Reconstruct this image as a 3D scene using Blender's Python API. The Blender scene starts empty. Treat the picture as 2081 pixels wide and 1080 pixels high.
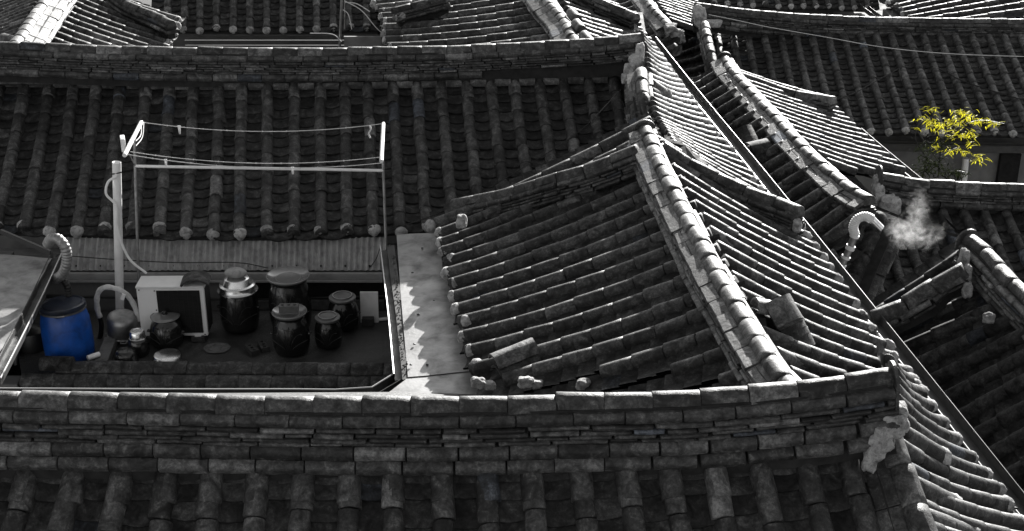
import bpy, bmesh, math, random
import numpy as np
from mathutils import Vector, Matrix, noise

random.seed(7)
R = random.Random(11)
# ------------------------------------------------------------------ camera, light
SC = bpy.context.scene
COL = SC.collection
PW, PH, FPX, PITCH, CZ = 2081.0, 1080.0, 2800.0, math.radians(24.0), 8.8
cam_d = bpy.data.cameras.new("camera")
cam_d.sensor_width = 36.0
cam_d.lens = FPX * 36.0 / PW
cam_d.clip_start, cam_d.clip_end = 0.1, 500.0
cam = bpy.data.objects.new("camera", cam_d)
COL.objects.link(cam)
cam.location = (0, 0, CZ)
cam.rotation_euler = (math.pi / 2 - PITCH, 0, 0)
SC.camera = cam

SUN_EL, SUN_AZ = math.radians(19.5), math.radians(18.5)      # azimuth from +Y towards +X
sdir = Vector((math.sin(SUN_AZ) * math.cos(SUN_EL), math.cos(SUN_AZ) * math.cos(SUN_EL), math.sin(SUN_EL)))
sun_d = bpy.data.lights.new("sun", 'SUN')
sun_d.energy = 4.6
sun_d.angle = math.radians(0.6)
sun_d.color = (1.0, 0.985, 0.96)
sun = bpy.data.objects.new("sun", sun_d)
COL.objects.link(sun)
sun.rotation_euler = sdir.to_track_quat('Z', 'Y').to_euler()

world = bpy.data.worlds.new("World")
SC.world = world
world.use_nodes = True
wn = world.node_tree
wn.nodes.clear()
w_out = wn.nodes.new("ShaderNodeOutputWorld")
w_bg = wn.nodes.new("ShaderNodeBackground")
w_bw = wn.nodes.new("ShaderNodeRGBToBW")
w_sky = wn.nodes.new("ShaderNodeTexSky")
w_sky.sky_type = 'NISHITA'
w_sky.sun_disc = False
w_sky.sun_elevation = SUN_EL
w_sky.sun_rotation = SUN_AZ
w_bg.inputs["Strength"].default_value = 0.066
wn.links.new(w_sky.outputs[0], w_bw.inputs[0])
wn.links.new(w_bw.outputs[0], w_bg.inputs["Color"])
wn.links.new(w_bg.outputs[0], w_out.inputs[0])
SC.view_settings.view_transform = 'Standard'
SC.view_settings.look = 'None'
SC.view_settings.exposure = 1.9
SC.view_settings.gamma = 1.0
SC.render.engine = 'CYCLES'
SC.cycles.max_bounces = 6
SC.cycles.volume_bounces = 1

# ------------------------------------------------------------------ picture-to-place helpers
CT, ST = math.cos(PITCH), math.sin(PITCH)

def ray(px, py):
    x = (px - PW / 2) / FPX
    v = -(py - PH / 2) / FPX
    return Vector((x, CT + v * ST, -ST + v * CT))

def U(px, py, z):
    d = ray(px, py)
    k = (z - CZ) / d.z
    return Vector((0, 0, CZ)) + d * k

def UY(px, py, Y):
    d = ray(px, py)
    return Vector((0, 0, CZ)) + d * (Y / d.y)

def UP(px, py, P0, dx, dy):
    d = ray(px, py)
    n = Vector((-dy, dx, 0))
    k = (Vector(P0) - Vector((0, 0, CZ))).dot(n) / d.dot(n)
    return Vector((0, 0, CZ)) + d * k

def proj(p):
    x, y, z = p[0], p[1], p[2] - CZ
    dep = y * CT - z * ST
    if dep < 0.1:
        return (-1e5, -1e5, 0.1)
    return (PW / 2 + FPX * x / dep, PH / 2 - FPX * (y * ST + z * CT) / dep, dep)

# ------------------------------------------------------------------ materials
def new_mat(name):
    m = bpy.data.materials.new(name)
    m.use_nodes = True
    nt = m.node_tree
    nt.nodes.clear()
    out = nt.nodes.new("ShaderNodeOutputMaterial")
    b = nt.nodes.new("ShaderNodeBsdfPrincipled")
    nt.links.new(b.outputs[0], out.inputs[0])
    return m, nt, b

def nmath(nt, op, a, b=None, clamp=False):
    n = nt.nodes.new("ShaderNodeMath")
    n.operation = op
    n.use_clamp = clamp
    for i, v in enumerate((a, b)):
        if v is None:
            continue
        if isinstance(v, (int, float)):
            n.inputs[i].default_value = v
        else:
            nt.links.new(v, n.inputs[i])
    return n.outputs[0]

def nramp(nt, fac, pts):
    n = nt.nodes.new("ShaderNodeValToRGB")
    cr = n.color_ramp
    while len(cr.elements) > len(pts):
        cr.elements.remove(cr.elements[-1])
    while len(cr.elements) < len(pts):
        cr.elements.new(0.5)
    for e, (p, c) in zip(cr.elements, pts):
        e.position = p
        e.color = (c, c, c, 1) if isinstance(c, (int, float)) else (c[0], c[1], c[2], 1)
    nt.links.new(fac, n.inputs[0])
    return n.outputs[0]

def nnoise(nt, vec, scale, detail=4, rough=0.55, dist=0.0):
    n = nt.nodes.new("ShaderNodeTexNoise")
    n.inputs["Scale"].default_value = scale
    n.inputs["Detail"].default_value = detail
    n.inputs["Roughness"].default_value = rough
    n.inputs["Distortion"].default_value = dist
    nt.links.new(vec, n.inputs["Vector"])
    return n.outputs["Fac"]

def nmix(nt, fac, a, b, typ='MIX'):
    n = nt.nodes.new("ShaderNodeMix")
    n.data_type = 'RGBA'
    n.blend_type = typ
    for sock, v in ((n.inputs[0], fac), (n.inputs[6], a), (n.inputs[7], b)):
        if isinstance(v, (int, float)):
            if sock == n.inputs[0]:
                sock.default_value = v
            else:
                sock.default_value = (v, v, v, 1)
        elif isinstance(v, tuple):
            sock.default_value = (v[0], v[1], v[2], 1)
        else:
            nt.links.new(v, sock)
    return n.outputs[2]

def nbump(nt, b, h, strength, dist):
    n = nt.nodes.new("ShaderNodeBump")
    n.inputs["Strength"].default_value = strength
    n.inputs["Distance"].default_value = dist
    nt.links.new(h, n.inputs["Height"])
    nt.links.new(n.outputs[0], b.inputs["Normal"])

def rnd_coord(nt):
    oi = nt.nodes.new("ShaderNodeObjectInfo")
    at = nt.nodes.new("ShaderNodeAttribute")
    at.attribute_name = "rnd"
    r = nmath(nt, 'FRACT', nmath(nt, 'ADD', oi.outputs["Random"], at.outputs["Fac"]))
    tc = nt.nodes.new("ShaderNodeNewGeometry")
    off = nt.nodes.new("ShaderNodeVectorMath")
    off.operation = 'SCALE'
    off.inputs[0].default_value = (37.0, 51.0, 23.0)
    nt.links.new(r, off.inputs["Scale"])
    add = nt.nodes.new("ShaderNodeVectorMath")
    add.operation = 'ADD'
    nt.links.new(tc.outputs["Position"], add.inputs[0])
    nt.links.new(off.outputs[0], add.inputs[1])
    return r, add.outputs[0]

def tile_material(name, dark, light, lich=0.5, rough=(0.42, 0.75), blue=0.985, spec=0.4, bump=0.6):
    m, nt, b = new_mat(name)
    r, vec = rnd_coord(nt)
    base = nramp(nt, r, [(0.0, dark), (0.12, dark * .5 + light * .25), (0.5, light * .62), (0.88, light * 0.8), (0.96, light), (1.0, light * 1.7)])
    n1 = nnoise(nt, vec, 9.0, 6, 0.62, 0.9)
    n2 = nnoise(nt, vec, 48.0, 6, 0.72)
    n3 = nnoise(nt, vec, 150.0, 3, 0.6)
    stain = nramp(nt, n1, [(0.34, 0.30), (0.45, 0.72), (0.54, 1.1), (0.66, 1.9)])
    c = nmix(nt, 1.0, base, stain, 'MULTIPLY')
    sp = nramp(nt, n2, [(0.38, 0.58), (0.5, 0.97), (0.63, 1.45)])
    c = nmix(nt, 1.0, c, sp, 'MULTIPLY')
    # pale lichen and lime bloom in patches
    patch_ = nramp(nt, nmath(nt, 'MULTIPLY', nramp(nt, n1, [(0.5, 0.0), (0.68, 1.0)]), nramp(nt, n2, [(0.5, 0.0), (0.6, 1.0)])), [(0.0, 0.0), (1.0, lich)])
    c = nmix(nt, patch_, c, (0.17, 0.17, 0.165))
    pits = nramp(nt, n3, [(0.30, 0.35), (0.40, 1.0)])
    c = nmix(nt, 1.0, c, pits, 'MULTIPLY')
    bl = nmath(nt, 'GREATER_THAN', nmath(nt, 'FRACT', nmath(nt, 'MULTIPLY', r, 7.31)), blue)
    c = nmix(nt, nmath(nt, 'MULTIPLY', bl, 0.4), c, nmix(nt, 1.0, c, (0.55, 0.8, 1.25), 'MULTIPLY'))
    nt.links.new(c, b.inputs["Base Color"])
    nt.links.new(nramp(nt, n1, [(0.3, rough[1]), (0.7, rough[0])]), b.inputs["Roughness"])
    b.inputs["Specular IOR Level"].default_value = spec
    h = nmath(nt, 'ADD', nmath(nt, 'MULTIPLY', n2, 0.8), nmath(nt, 'MULTIPLY', n1, 1.2))
    h = nmath(nt, 'ADD', h, nmath(nt, 'MULTIPLY', n3, 0.25))
    nbump(nt, b, h, bump, 0.012)
    return m

def plain(name, col, rough=0.6, metal=0.0, var=0.25, scale=12.0, bump=0.15, dist=0.004, spec=0.5, coat=0.0):
    m, nt, b = new_mat(name)
    r, vec = rnd_coord(nt)
    n1 = nnoise(nt, vec, scale, 5, 0.6, 0.3)
    f = nramp(nt, n1, [(0.25, 1.0 - var), (0.5, 1.0), (0.75, 1.0 + var * 0.7)])
    c = nmix(nt, 1.0, (col, col, col) if isinstance(col, (int, float)) else tuple(col), f, 'MULTIPLY')
    nt.links.new(c, b.inputs["Base Color"])
    nt.links.new(nramp(nt, n1, [(0.3, min(1, rough * 1.25)), (0.7, rough * 0.85)]), b.inputs["Roughness"])
    b.inputs["Metallic"].default_value = metal
    b.inputs["Specular IOR Level"].default_value = spec
    b.inputs["Coat Weight"].default_value = coat
    if bump:
        nbump(nt, b, nnoise(nt, vec, scale * 5, 4, 0.6), bump, dist)
    return m

M = {}
M['tile'] = tile_material('roof_tile_grey', 0.016, 0.070, rough=(0.42, 0.74), bump=0.5)
M['tile_new'] = tile_material('roof_tile_dark', 0.02, 0.042, lich=0.06, blue=0.93, bump=0.25, rough=(.6, .85), spec=.2)
M['tile_pale'] = tile_material('roof_tile_pale', 0.045, 0.15, lich=0.7, bump=0.35)
M['pan'] = tile_material('pan_tile_grey', 0.010, 0.032, lich=0.2, bump=0.3, rough=(0.5, 0.85), spec=0.3)

def plaster_mat():
    m, nt, b = new_mat('lime_plaster')
    r, vec = rnd_coord(nt)
    n1 = nnoise(nt, vec, 16.0, 6, 0.65, 0.4)
    n2 = nnoise(nt, vec, 90.0, 4, 0.7)
    c = nramp(nt, n1, [(0.25, 0.10), (0.4, 0.28), (0.55, 0.5), (0.8, 0.68)])
    c = nmix(nt, 1.0, c, nramp(nt, n2, [(0.3, 0.55), (0.5, 1.0)]), 'MULTIPLY')
    c = nmix(nt, 1.0, c, nramp(nt, r, [(0.0, 0.6), (1.0, 1.1)]), 'MULTIPLY')
    nt.links.new(c, b.inputs["Base Color"])
    b.inputs["Roughness"].default_value = 0.9
    nbump(nt, b, nmath(nt, 'ADD', n1, n2), 0.8, 0.02)
    return m
M['plaster'] = plaster_mat()
M['deck'] = plain('roof_clay', 0.012, 0.95, var=0.5)
M['wall'] = plain('house_wall_plaster', 0.09, 0.9, var=0.35, scale=3.0)
M['wall_grey'] = plain('painted_wall_grey', 0.15, 0.8, var=0.3, scale=4.0)
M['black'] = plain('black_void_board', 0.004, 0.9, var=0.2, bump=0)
M['drum_lid'] = plain('drum_lid_plastic', (0.022, 0.028, 0.045), 0.32, var=0.5, scale=7, bump=0.1)
M['beam'] = plain('painted_beam', 0.26, 0.7, var=0.3, scale=5)
M['ground'] = plain('alley_ground', 0.05, 0.95, var=0.5, scale=1.5)
M['white_paint'] = plain('white_painted_metal', 0.7, 0.4, var=0.12, scale=8)
M['pvc'] = plain('white_pvc', 0.8, 0.4, var=0.18, scale=6)
M['steel'] = plain('worn_steel', 0.75, 0.22, metal=1.0, var=0.3, scale=9)
M['dull_steel'] = plain('dull_steel', 0.3, 0.45, metal=1.0, var=0.4, scale=9)
M['galv'] = plain('galvanised_pole', 0.24, 0.4, metal=0.7, var=0.4, scale=14)
M['dark_metal'] = plain('dark_gutter_metal', 0.045, 0.45, metal=0.2, var=0.5, scale=7)
M['rim_metal'] = plain('bright_gutter_rim', 0.45, 0.35, metal=0.3, var=0.15, scale=7)
M['zinc'] = plain('zinc_flashing', 0.27, 0.42, metal=0.3, var=0.6, scale=5.0, bump=0.25, dist=0.01)
M['rubber'] = plain('black_plastic', 0.012, 0.4, var=0.3)
M['glaze'] = plain('black_onggi_glaze', 0.010, 0.22, var=0.5, scale=10, bump=0.08, dist=0.006, spec=0.55, coat=0.3)
M['blue'] = plain('blue_plastic_drum', (0.006, 0.07, 0.33), 0.36, var=0.55, scale=9, bump=0.08)
M['lid_grey'] = plain('grey_jar_lid', 0.11, 0.4, var=0.35, scale=10)
M['concrete'] = plain('terrace_concrete', 0.045, 0.7, var=0.6, scale=3.0, bump=0.4, dist=0.006)
M['block'] = plain('concrete_block', 0.12, 0.9, var=0.4, scale=12, bump=0.5)
M['brick'] = plain('dark_brick', 0.035, 0.85, var=0.4, scale=14, bump=0.5)
M['brick_grey'] = plain('grey_brick', 0.10, 0.85, var=0.3, scale=14, bump=0.5)
M['stone'] = plain('round_stone', 0.3, 0.85, var=0.4, scale=18, bump=0.6)
M['foam'] = plain('wrapped_pipe_foam', 0.55, 0.75, var=0.3, scale=16, bump=0.5, dist=0.01)
M['wire'] = plain('black_wire', 0.01, 0.5, bump=0)
M['string'] = plain('pale_string', 0.6, 0.8, bump=0)
M['flex'] = plain('ribbed_plastic_duct', 0.26, 0.4, metal=0.4, var=0.5, scale=20)
M['flex_white'] = plain('ribbed_white_duct', 0.7, 0.45, var=0.15, scale=20)
M['clay_rope'] = plain('debris', 0.10, 0.9, var=0.6, scale=30)
M['ac_white'] = plain('ac_enamel', 0.72, 0.42, var=0.12, scale=5, bump=0.02)
M['slot'] = plain('ac_grille_mesh', 0.012, 0.5, bump=0)
M['asbestos'] = plain('weathered_corrugated_sheet', 0.34, 0.8, var=0.45, scale=9, bump=0.25, dist=0.006)
M['frost'] = plain('glazed_lid', 0.16, 0.16, var=0.3, bump=0, spec=0.8, coat=0.5)
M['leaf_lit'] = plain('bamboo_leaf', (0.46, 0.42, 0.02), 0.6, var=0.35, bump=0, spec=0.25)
M['leaf_dark'] = plain('bamboo_leaf_shaded', (0.016, 0.019, 0.012), 0.9, var=0.4, bump=0, spec=0.05)  # darkened copy of the leaf, its shade put into the colour
M['stem'] = plain('bamboo_stem', 0.03, 0.6)
M['tarp'] = plain('black_tarp', 0.006, 0.85, bump=0.3, spec=0.1)
M['brass'] = plain('brass_fitting', (0.45, 0.25, 0.1), 0.35, metal=1.0)
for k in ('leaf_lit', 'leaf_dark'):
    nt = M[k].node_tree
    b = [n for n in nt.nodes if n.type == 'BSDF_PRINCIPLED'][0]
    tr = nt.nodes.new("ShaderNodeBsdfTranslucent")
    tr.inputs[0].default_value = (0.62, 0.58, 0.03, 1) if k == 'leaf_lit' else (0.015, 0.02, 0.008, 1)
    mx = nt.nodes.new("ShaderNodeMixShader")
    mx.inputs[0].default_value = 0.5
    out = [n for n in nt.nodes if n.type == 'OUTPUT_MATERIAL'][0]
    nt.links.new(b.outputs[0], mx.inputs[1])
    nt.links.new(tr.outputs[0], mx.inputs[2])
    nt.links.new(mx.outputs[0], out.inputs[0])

# ------------------------------------------------------------------ mesh helpers
PROTO = {}

def mesh_from(name, verts, faces, mat, smooth=True, sharp=None):
    me = bpy.data.meshes.new(name)
    me.from_pydata([tuple(v) for v in verts], [], faces)
    if mat is not None:
        me.materials.append(mat)
    if smooth:
        me.polygons.foreach_set('use_smooth', [True] * len(me.polygons))
        if sharp:
            me.set_sharp_from_angle(angle=math.radians(sharp))
    me.update()
    return me

def proto(key, verts, faces, mat, sharp=40, smooth=True):
    me = mesh_from(key, verts, faces, M[mat], smooth, sharp)
    v = np.array([tuple(x) for x in verts], dtype=np.float32)
    PROTO[key] = (me, v, faces, mat)
    return me

def obj(name, me, parent=None, mtx=None, **props):
    o = bpy.data.objects.new(name, me)
    COL.objects.link(o)
    if parent is not None:
        o.parent = parent
    if mtx is not None:
        o.matrix_basis = mtx
    for k, v in props.items():
        o[k] = v
    return o

def empty(name, loc, label, cat, group=None, mtx=None):
    o = bpy.data.objects.new(name, None)
    COL.objects.link(o)
    o.empty_display_size = 0.1
    o.matrix_basis = mtx if mtx is not None else Matrix.Translation(loc)
    o['label'] = label
    o['category'] = cat
    if group:
        o['group'] = group
    return o

class MB:
    """collects verts and faces of one mesh"""
    def __init__(self):
        self.v, self.f = [], []
    def add(self, v, f):
        k = len(self.v)
        self.v += [Vector(p) for p in v]
        self.f += [tuple(i + k for i in q) for q in f]
        return self
    def box(self, c, s, rz=0.0, mtx=None, bev=0.0):
        hx, hy, hz = s[0] / 2, s[1] / 2, s[2] / 2
        if bev > 0:
            bm = bmesh.new()
            bmesh.ops.create_cube(bm, size=1.0)
            bmesh.ops.scale(bm, vec=s, verts=bm.verts)
            bmesh.ops.bevel(bm, geom=bm.edges[:], offset=bev, segments=2, affect='EDGES', profile=0.6)
            bm.verts.index_update()
            vs = [v.co.copy() for v in bm.verts]
            fs = [tuple(v.index for v in f.verts) for f in bm.faces]
            bm.free()
        else:
            vs = [Vector((x, y, z)) for z in (-hz, hz) for y in (-hy, hy) for x in (-hx, hx)]
            fs = [(0, 2, 3, 1), (4, 5, 7, 6), (0, 1, 5, 4), (2, 6, 7, 3), (0, 4, 6, 2), (1, 3, 7, 5)]
        T = Matrix.Translation(c) @ Matrix.Rotation(rz, 4, 'Z') if mtx is None else mtx @ Matrix.Translation(c)
        return self.add([T @ v for v in vs], fs)
    def tube(self, pts, r, n=8, rings=None, cap=True):
        pts = [Vector(p) for p in pts]
        if len(pts) < 2:
            return self
        rr = r if isinstance(r, (list, tuple)) else [r] * len(pts)
        base = len(self.v)
        prev = None
        for i, p in enumerate(pts):
            t = (pts[min(i + 1, len(pts) - 1)] - pts[max(i - 1, 0)]).normalized()
            if prev is None:
                a = Vector((0, 0, 1)) if abs(t.z) < 0.9 else Vector((1, 0, 0))
                s = t.cross(a).normalized()
            else:
                s = (prev - t * prev.dot(t)).normalized()
            prev = s
            u = t.cross(s)
            for k in range(n):
                a = 2 * math.pi * k / n
                self.v.append(p + (s * math.cos(a) + u * math.sin(a)) * rr[i])
        for i in range(len(pts) - 1):
            for k in range(n):
                a, b = base + i * n + k, base + i * n + (k + 1) % n
                self.f.append((a, b, b + n, a + n))
        if cap:
            self.f.append(tuple(base + k for k in range(n - 1, -1, -1)))
            self.f.append(tuple(base + (len(pts) - 1) * n + k for k in range(n)))
        return self
    def lathe(self, prof, c=(0, 0, 0), n=28, mtx=None, cap=True):
        base = len(self.v)
        T = mtx if mtx is not None else Matrix.Translation(c)
        for (r, z) in prof:
            for k in range(n):
                a = 2 * math.pi * k / n
                self.v.append(T @ Vector((r * math.cos(a), r * math.sin(a), z)))
        for i in range(len(prof) - 1):
            for k in range(n):
                a, b = base + i * n + k, base + i * n + (k + 1) % n
                self.f.append((a, b, b + n, a + n))
        if cap and prof[0][0] > 1e-4:
            self.f.append(tuple(base + k for k in range(n - 1, -1, -1)))
        if cap and prof[-1][0] > 1e-4:
            self.f.append(tuple(base + (len(prof) - 1) * n + k for k in range(n)))
        return self
    def build(self, name, mat, parent=None, smooth=True, sharp=38, local=None, **props):
        """mesh in world coordinates; local = matrix of its own origin"""
        if parent is not None and local is None:
            local = parent.matrix_basis
        vs = self.v
        if local is not None:
            inv = local.inverted()
            vs = [inv @ v for v in vs]
        me = mesh_from(name, vs, self.f, M[mat] if isinstance(mat, str) else mat, smooth, sharp)
        if parent is None and local is not None:
            return obj(name, me, None, local, **props)
        return obj(name, me, parent, None, **props)

def spline(pts, n=8):
    """Catmull-Rom through 3D points"""
    P = [Vector(p) for p in pts]
    if len(P) == 2:
        return [P[0].lerp(P[1], i / n) for i in range(n + 1)]
    out = []
    for i in range(len(P) - 1):
        p0 = P[i - 1] if i else P[0] * 2 - P[1]
        p1, p2 = P[i], P[i + 1]
        p3 = P[i + 2] if i + 2 < len(P) else P[-1] * 2 - P[-2]
        for k in range(n):
            t = k / n
            out.append(0.5 * ((2 * p1) + (p2 - p0) * t + (2 * p0 - 5 * p1 + 4 * p2 - p3) * t * t + (3 * p1 - p0 - 3 * p2 + p3) * t ** 3))
    out.append(P[-1].copy())
    return out

class Path:
    def __init__(self, pts, n=10):
        self.p = spline(pts, n)
        self.s = [0.0]
        for a, b in zip(self.p, self.p[1:]):
            self.s.append(self.s[-1] + (b - a).length)
        self.L = self.s[-1]
    def at(self, s):
        s = max(-5, min(self.L + 5, s))
        if s <= 0:
            return self.p[0] + (self.p[1] - self.p[0]).normalized() * s
        if s >= self.L:
            return self.p[-1] + (self.p[-1] - self.p[-2]).normalized() * (s - self.L)
        lo, hi = 0, len(self.s) - 1
        while hi - lo > 1:
            m = (lo + hi) // 2
            if self.s[m] <= s:
                lo = m
            else:
                hi = m
        k = (s - self.s[lo]) / max(1e-9, self.s[hi] - self.s[lo])
        return self.p[lo].lerp(self.p[hi], k)

def frame(o, x, z):
    """matrix with x axis along x, z near z"""
    x = x.normalized()
    y = z.cross(x).normalized()
    z = x.cross(y)
    return Matrix(((x.x, y.x, z.x, o.x), (x.y, y.y, z.y, o.y), (x.z, y.z, z.z, o.z), (0, 0, 0, 1)))

# ------------------------------------------------------------------ piece prototypes
NV = 6
def make_protos():
    for kind, mat in (('cover', 'tile'), ('coverp', 'tile_pale'), ('covern', 'tile_new')):
        for v in range(NV if kind == 'cover' else 4):
            rr = random.Random(v * 13 + 5)
            vs, fs = [], []
            L = 0.300
            xs = [0.0, 0.005, 0.08, 0.16, 0.235, L - 0.004, L + 0.001]
            ns = 10
            bend = rr.uniform(-.004, .004)
            chip = rr.random() < 0.35
            for i, x in enumerate(xs):
                r = 0.0675 + 0.0035 * x / L
                if i == 0 or i == len(xs) - 1:
                    r -= 0.005
                for k in range(ns + 1):
                    a = math.pi * k / ns
                    rad = r * (1 + 0.016 * noise.noise(Vector((x * 14, math.cos(a) * 1.6, v * 7.7 + math.sin(a)))))
                    y, z = math.cos(a) * rad, math.sin(a) * rad * 1.02
                    if k in (0, ns):
                        z = -0.03
                    xx = x
                    if chip and i >= len(xs) - 2:
                        xx -= 0.010 * max(0, noise.noise(Vector((a * 1.7, v * 3.1, 0)))) * 3
                    vs.append(Vector((xx, y + bend * math.sin(x / L * 3.1), z)))
            w = ns + 1
            for i in range(len(xs) - 1):
                for k in range(ns):
                    a = i * w + k
                    fs.append((a, a + w, a + w + 1, a + 1))
            fs.append(tuple(range(w)))
            fs.append(tuple((len(xs) - 1) * w + k for k in range(w - 1, -1, -1)))
            proto('%s%d' % (kind, v), vs, fs, mat, sharp=50)
    # thin curved pan tile, front edge standing proud
    for v in range(NV):
        rr = random.Random(v * 17 + 2)
        vs, fs = [], []
        ns = 8
        hw, dep, th, L = 0.142, 0.044, 0.020, 0.178
        for i, (x, dz) in enumerate(((-0.03, -0.012), (0.08, 0.0), (L - 0.006, 0.0), (L, -0.004), (L, -th), (0.06, -th - 0.006))):
            for k in range(ns + 1):
                q = -1 + 2 * k / ns
                z = dep * q * q + dz + 0.0035 * noise.noise(Vector((x * 11, q * 2, v * 4.4)))
                xx = x + (0.006 * noise.noise(Vector((q * 1.5, v * 9.1, 2))) + 0.010 * (1 - q * q) if i in (2, 3, 4) else 0)
                vs.append(Vector((xx, q * hw, z)))
        w = ns + 1
        for i in range(5):
            for k in range(ns):
                a = i * w + k
                fs.append((a, a + w, a + w + 1, a + 1))
        proto('pan%d' % v, vs, fs, 'pan', sharp=40)
    # course slab: unit box 1 x 1 x 1 with rounded long sides and small end bevels
    def slab(key, mat, bulge, seed, rough):
        vs, fs = [], []
        prof = []
        for (y, z) in ((-.5, -.5), (-.5 - bulge * .7, -.22), (-.5 - bulge, .05), (-.5 - bulge * .55, .34), (-.46, .5), (.46, .5), (.5 + bulge * .55, .34), (.5 + bulge, .05), (.5 + bulge * .7, -.22), (.5, -.5)):
            prof.append((y, z))
        xs = (-.5, -.485, -.16, .17, .485, .5)
        for i, x in enumerate(xs):
            sc = 0.955 if i in (0, len(xs) - 1) else 1.0
            for (y, z) in prof:
                n_ = noise.noise(Vector((x * 3.1 + seed, y * 2, z * 2)))
                n2 = noise.noise(Vector((x * 6.1, seed + (1 if y > 0 else 0), z * 3)))
                vs.append(Vector((x, (y + math.copysign(n_ * rough * .35, y)) * sc, (z + n2 * rough) * sc)))
        w = len(prof)
        for i in range(len(xs) - 1):
            for k in range(w):
                a, b = i * w + k, i * w + (k + 1) % w
                fs.append((a, b, b + w, a + w))
        fs.append(tuple(range(w - 1, -1, -1)))
        fs.append(tuple((len(xs) - 1) * w + k for k in range(w)))
        proto(key, vs, fs, mat, sharp=35)
    for v in range(5):
        slab('thick%d' % v, 'tile', 0.09, v * 3.3, 0.07)
        slab('thickp%d' % v, 'tile_pale', 0.09, v * 3.3, 0.07)
        slab('thin%d' % v, 'tile', 0.02, v * 5.3, 0.16)
        slab('thinp%d' % v, 'tile_pale', 0.02, v * 5.3, 0.16)
    # plaster caps at the eave end of a cover row (cone-ish lump, x = outwards)
    for v in range(5):
        bm = bmesh.new()
        bmesh.ops.create_icosphere(bm, subdivisions=3, radius=1.0)
        for q in bm.verts:
            c = q.co
            n_ = noise.noise(c * 2.1 + Vector((v * 9, 0, 0))) * 0.16 + noise.noise(c * 5 + Vector((v * 5, 3, 0))) * 0.08
            c *= 1 + n_
            c.x *= 0.062
            c.y *= 0.070
            c.z = c.z * 0.070
            if c.z < -0.01:
                c.y *= max(0.35, 1 + (c.z + 0.01) * 7)
                c.z *= 1.15
        bm.verts.index_update()
        vs = [q.co.copy() for q in bm.verts]
        fs = [tuple(q.index for q in f.verts) for f in bm.faces]
        bm.free()
        proto('cap%d' % v, vs, fs, 'plaster', sharp=60)
    # shell tile for loose / heaped tiles: true curved slab
    def shell(key, mat, L, rad, span, th, seed):
        vs, fs = [], []
        ns, nx = 10, 4
        for side in (0, 1):
            for i in range(nx + 1):
                for k in range(ns + 1):
                    a = (-.5 + k / ns) * span
                    rr_ = rad - th * side + 0.004 * noise.noise(Vector((i * .7, a * 2, seed)))
                    xx = -L / 2 + L * i / nx + (0.012 * noise.noise(Vector((a * 3, seed, i))) if i in (0, nx) else 0)
                    vs.append(Vector((xx, math.sin(a) * rr_, math.cos(a) * rr_ - rad)))
        w = ns + 1
        o2 = (nx + 1) * w
        for i in range(nx):
            for k in range(ns):
                a = i * w + k
                fs.append((a, a + w, a + w + 1, a + 1))
                fs.append((o2 + a, o2 + a + 1, o2 + a + w + 1, o2 + a + w))
        for k in range(ns):
            fs.append((k, k + 1, o2 + k + 1, o2 + k))
            a = nx * w + k
            fs.append((a, o2 + a, o2 + a + 1, a + 1))
        for i in range(nx):
            a = i * w
            fs.append((a, o2 + a, o2 + a + w, a + w))
            a = i * w + ns
            fs.append((a, a + w, o2 + a + w, o2 + a))
        proto(key, vs, fs, mat, sharp=40)
    shell('loose_pan', 'tile', 0.34, 0.20, 1.7, 0.02, 1.0)
    shell('loose_dark', 'tile_new', 0.34, 0.20, 1.7, 0.02, 7.0)
    shell('loose_pale', 'tile_pale', 0.34, 0.20, 1.7, 0.02, 4.0)
    shell('loose_cover', 'tile', 0.30, 0.075, 3.0, 0.016, 2.0)
    shell('loose_coverp', 'tile_pale', 0.30, 0.075, 3.0, 0.016, 3.0)
make_protos()

class House:
    def __init__(self, name, label, cat, loc):
        self.root = empty(name, loc, label, cat)
        self.inv = Matrix.Translation(loc).inverted()
        self.mb = Matrix.Translation(loc)
        self.pieces = {}
    def put(self, name, key, mtx, far=False):
        self.pieces.setdefault(name, []).append((key, mtx, far))
    def mesh(self, name, mbuild, mat, **kw):
        return mbuild.build(name, mat, self.root, **kw)
    def finish(self, limit=290):
        for name, lst in self.pieces.items():
            ranked = []
            for key, mtx, far in lst:
                x, y, d = proj(mtx.translation)
                if x < -420 or x > PW + 420 or y < -260 or y > PH + 420:
                    continue
                out = not (-30 < x < PW + 30 and -30 < y < PH + 30)
                ranked.append((d + (1000 if out else 0) + (500 if far else 0), key, mtx))
            ranked.sort(key=lambda q: q[0])
            for q, (sc, key, mtx) in enumerate(ranked[:limit]):
                if sc >= 1000:
                    break
                obj(name, PROTO[key][0], self.root, self.inv @ mtx)
            else:
                q += 1
            rest = ranked[q:]
            if len(rest) > 0:
                join_pieces(name, rest, self.root, self.inv)

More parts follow.
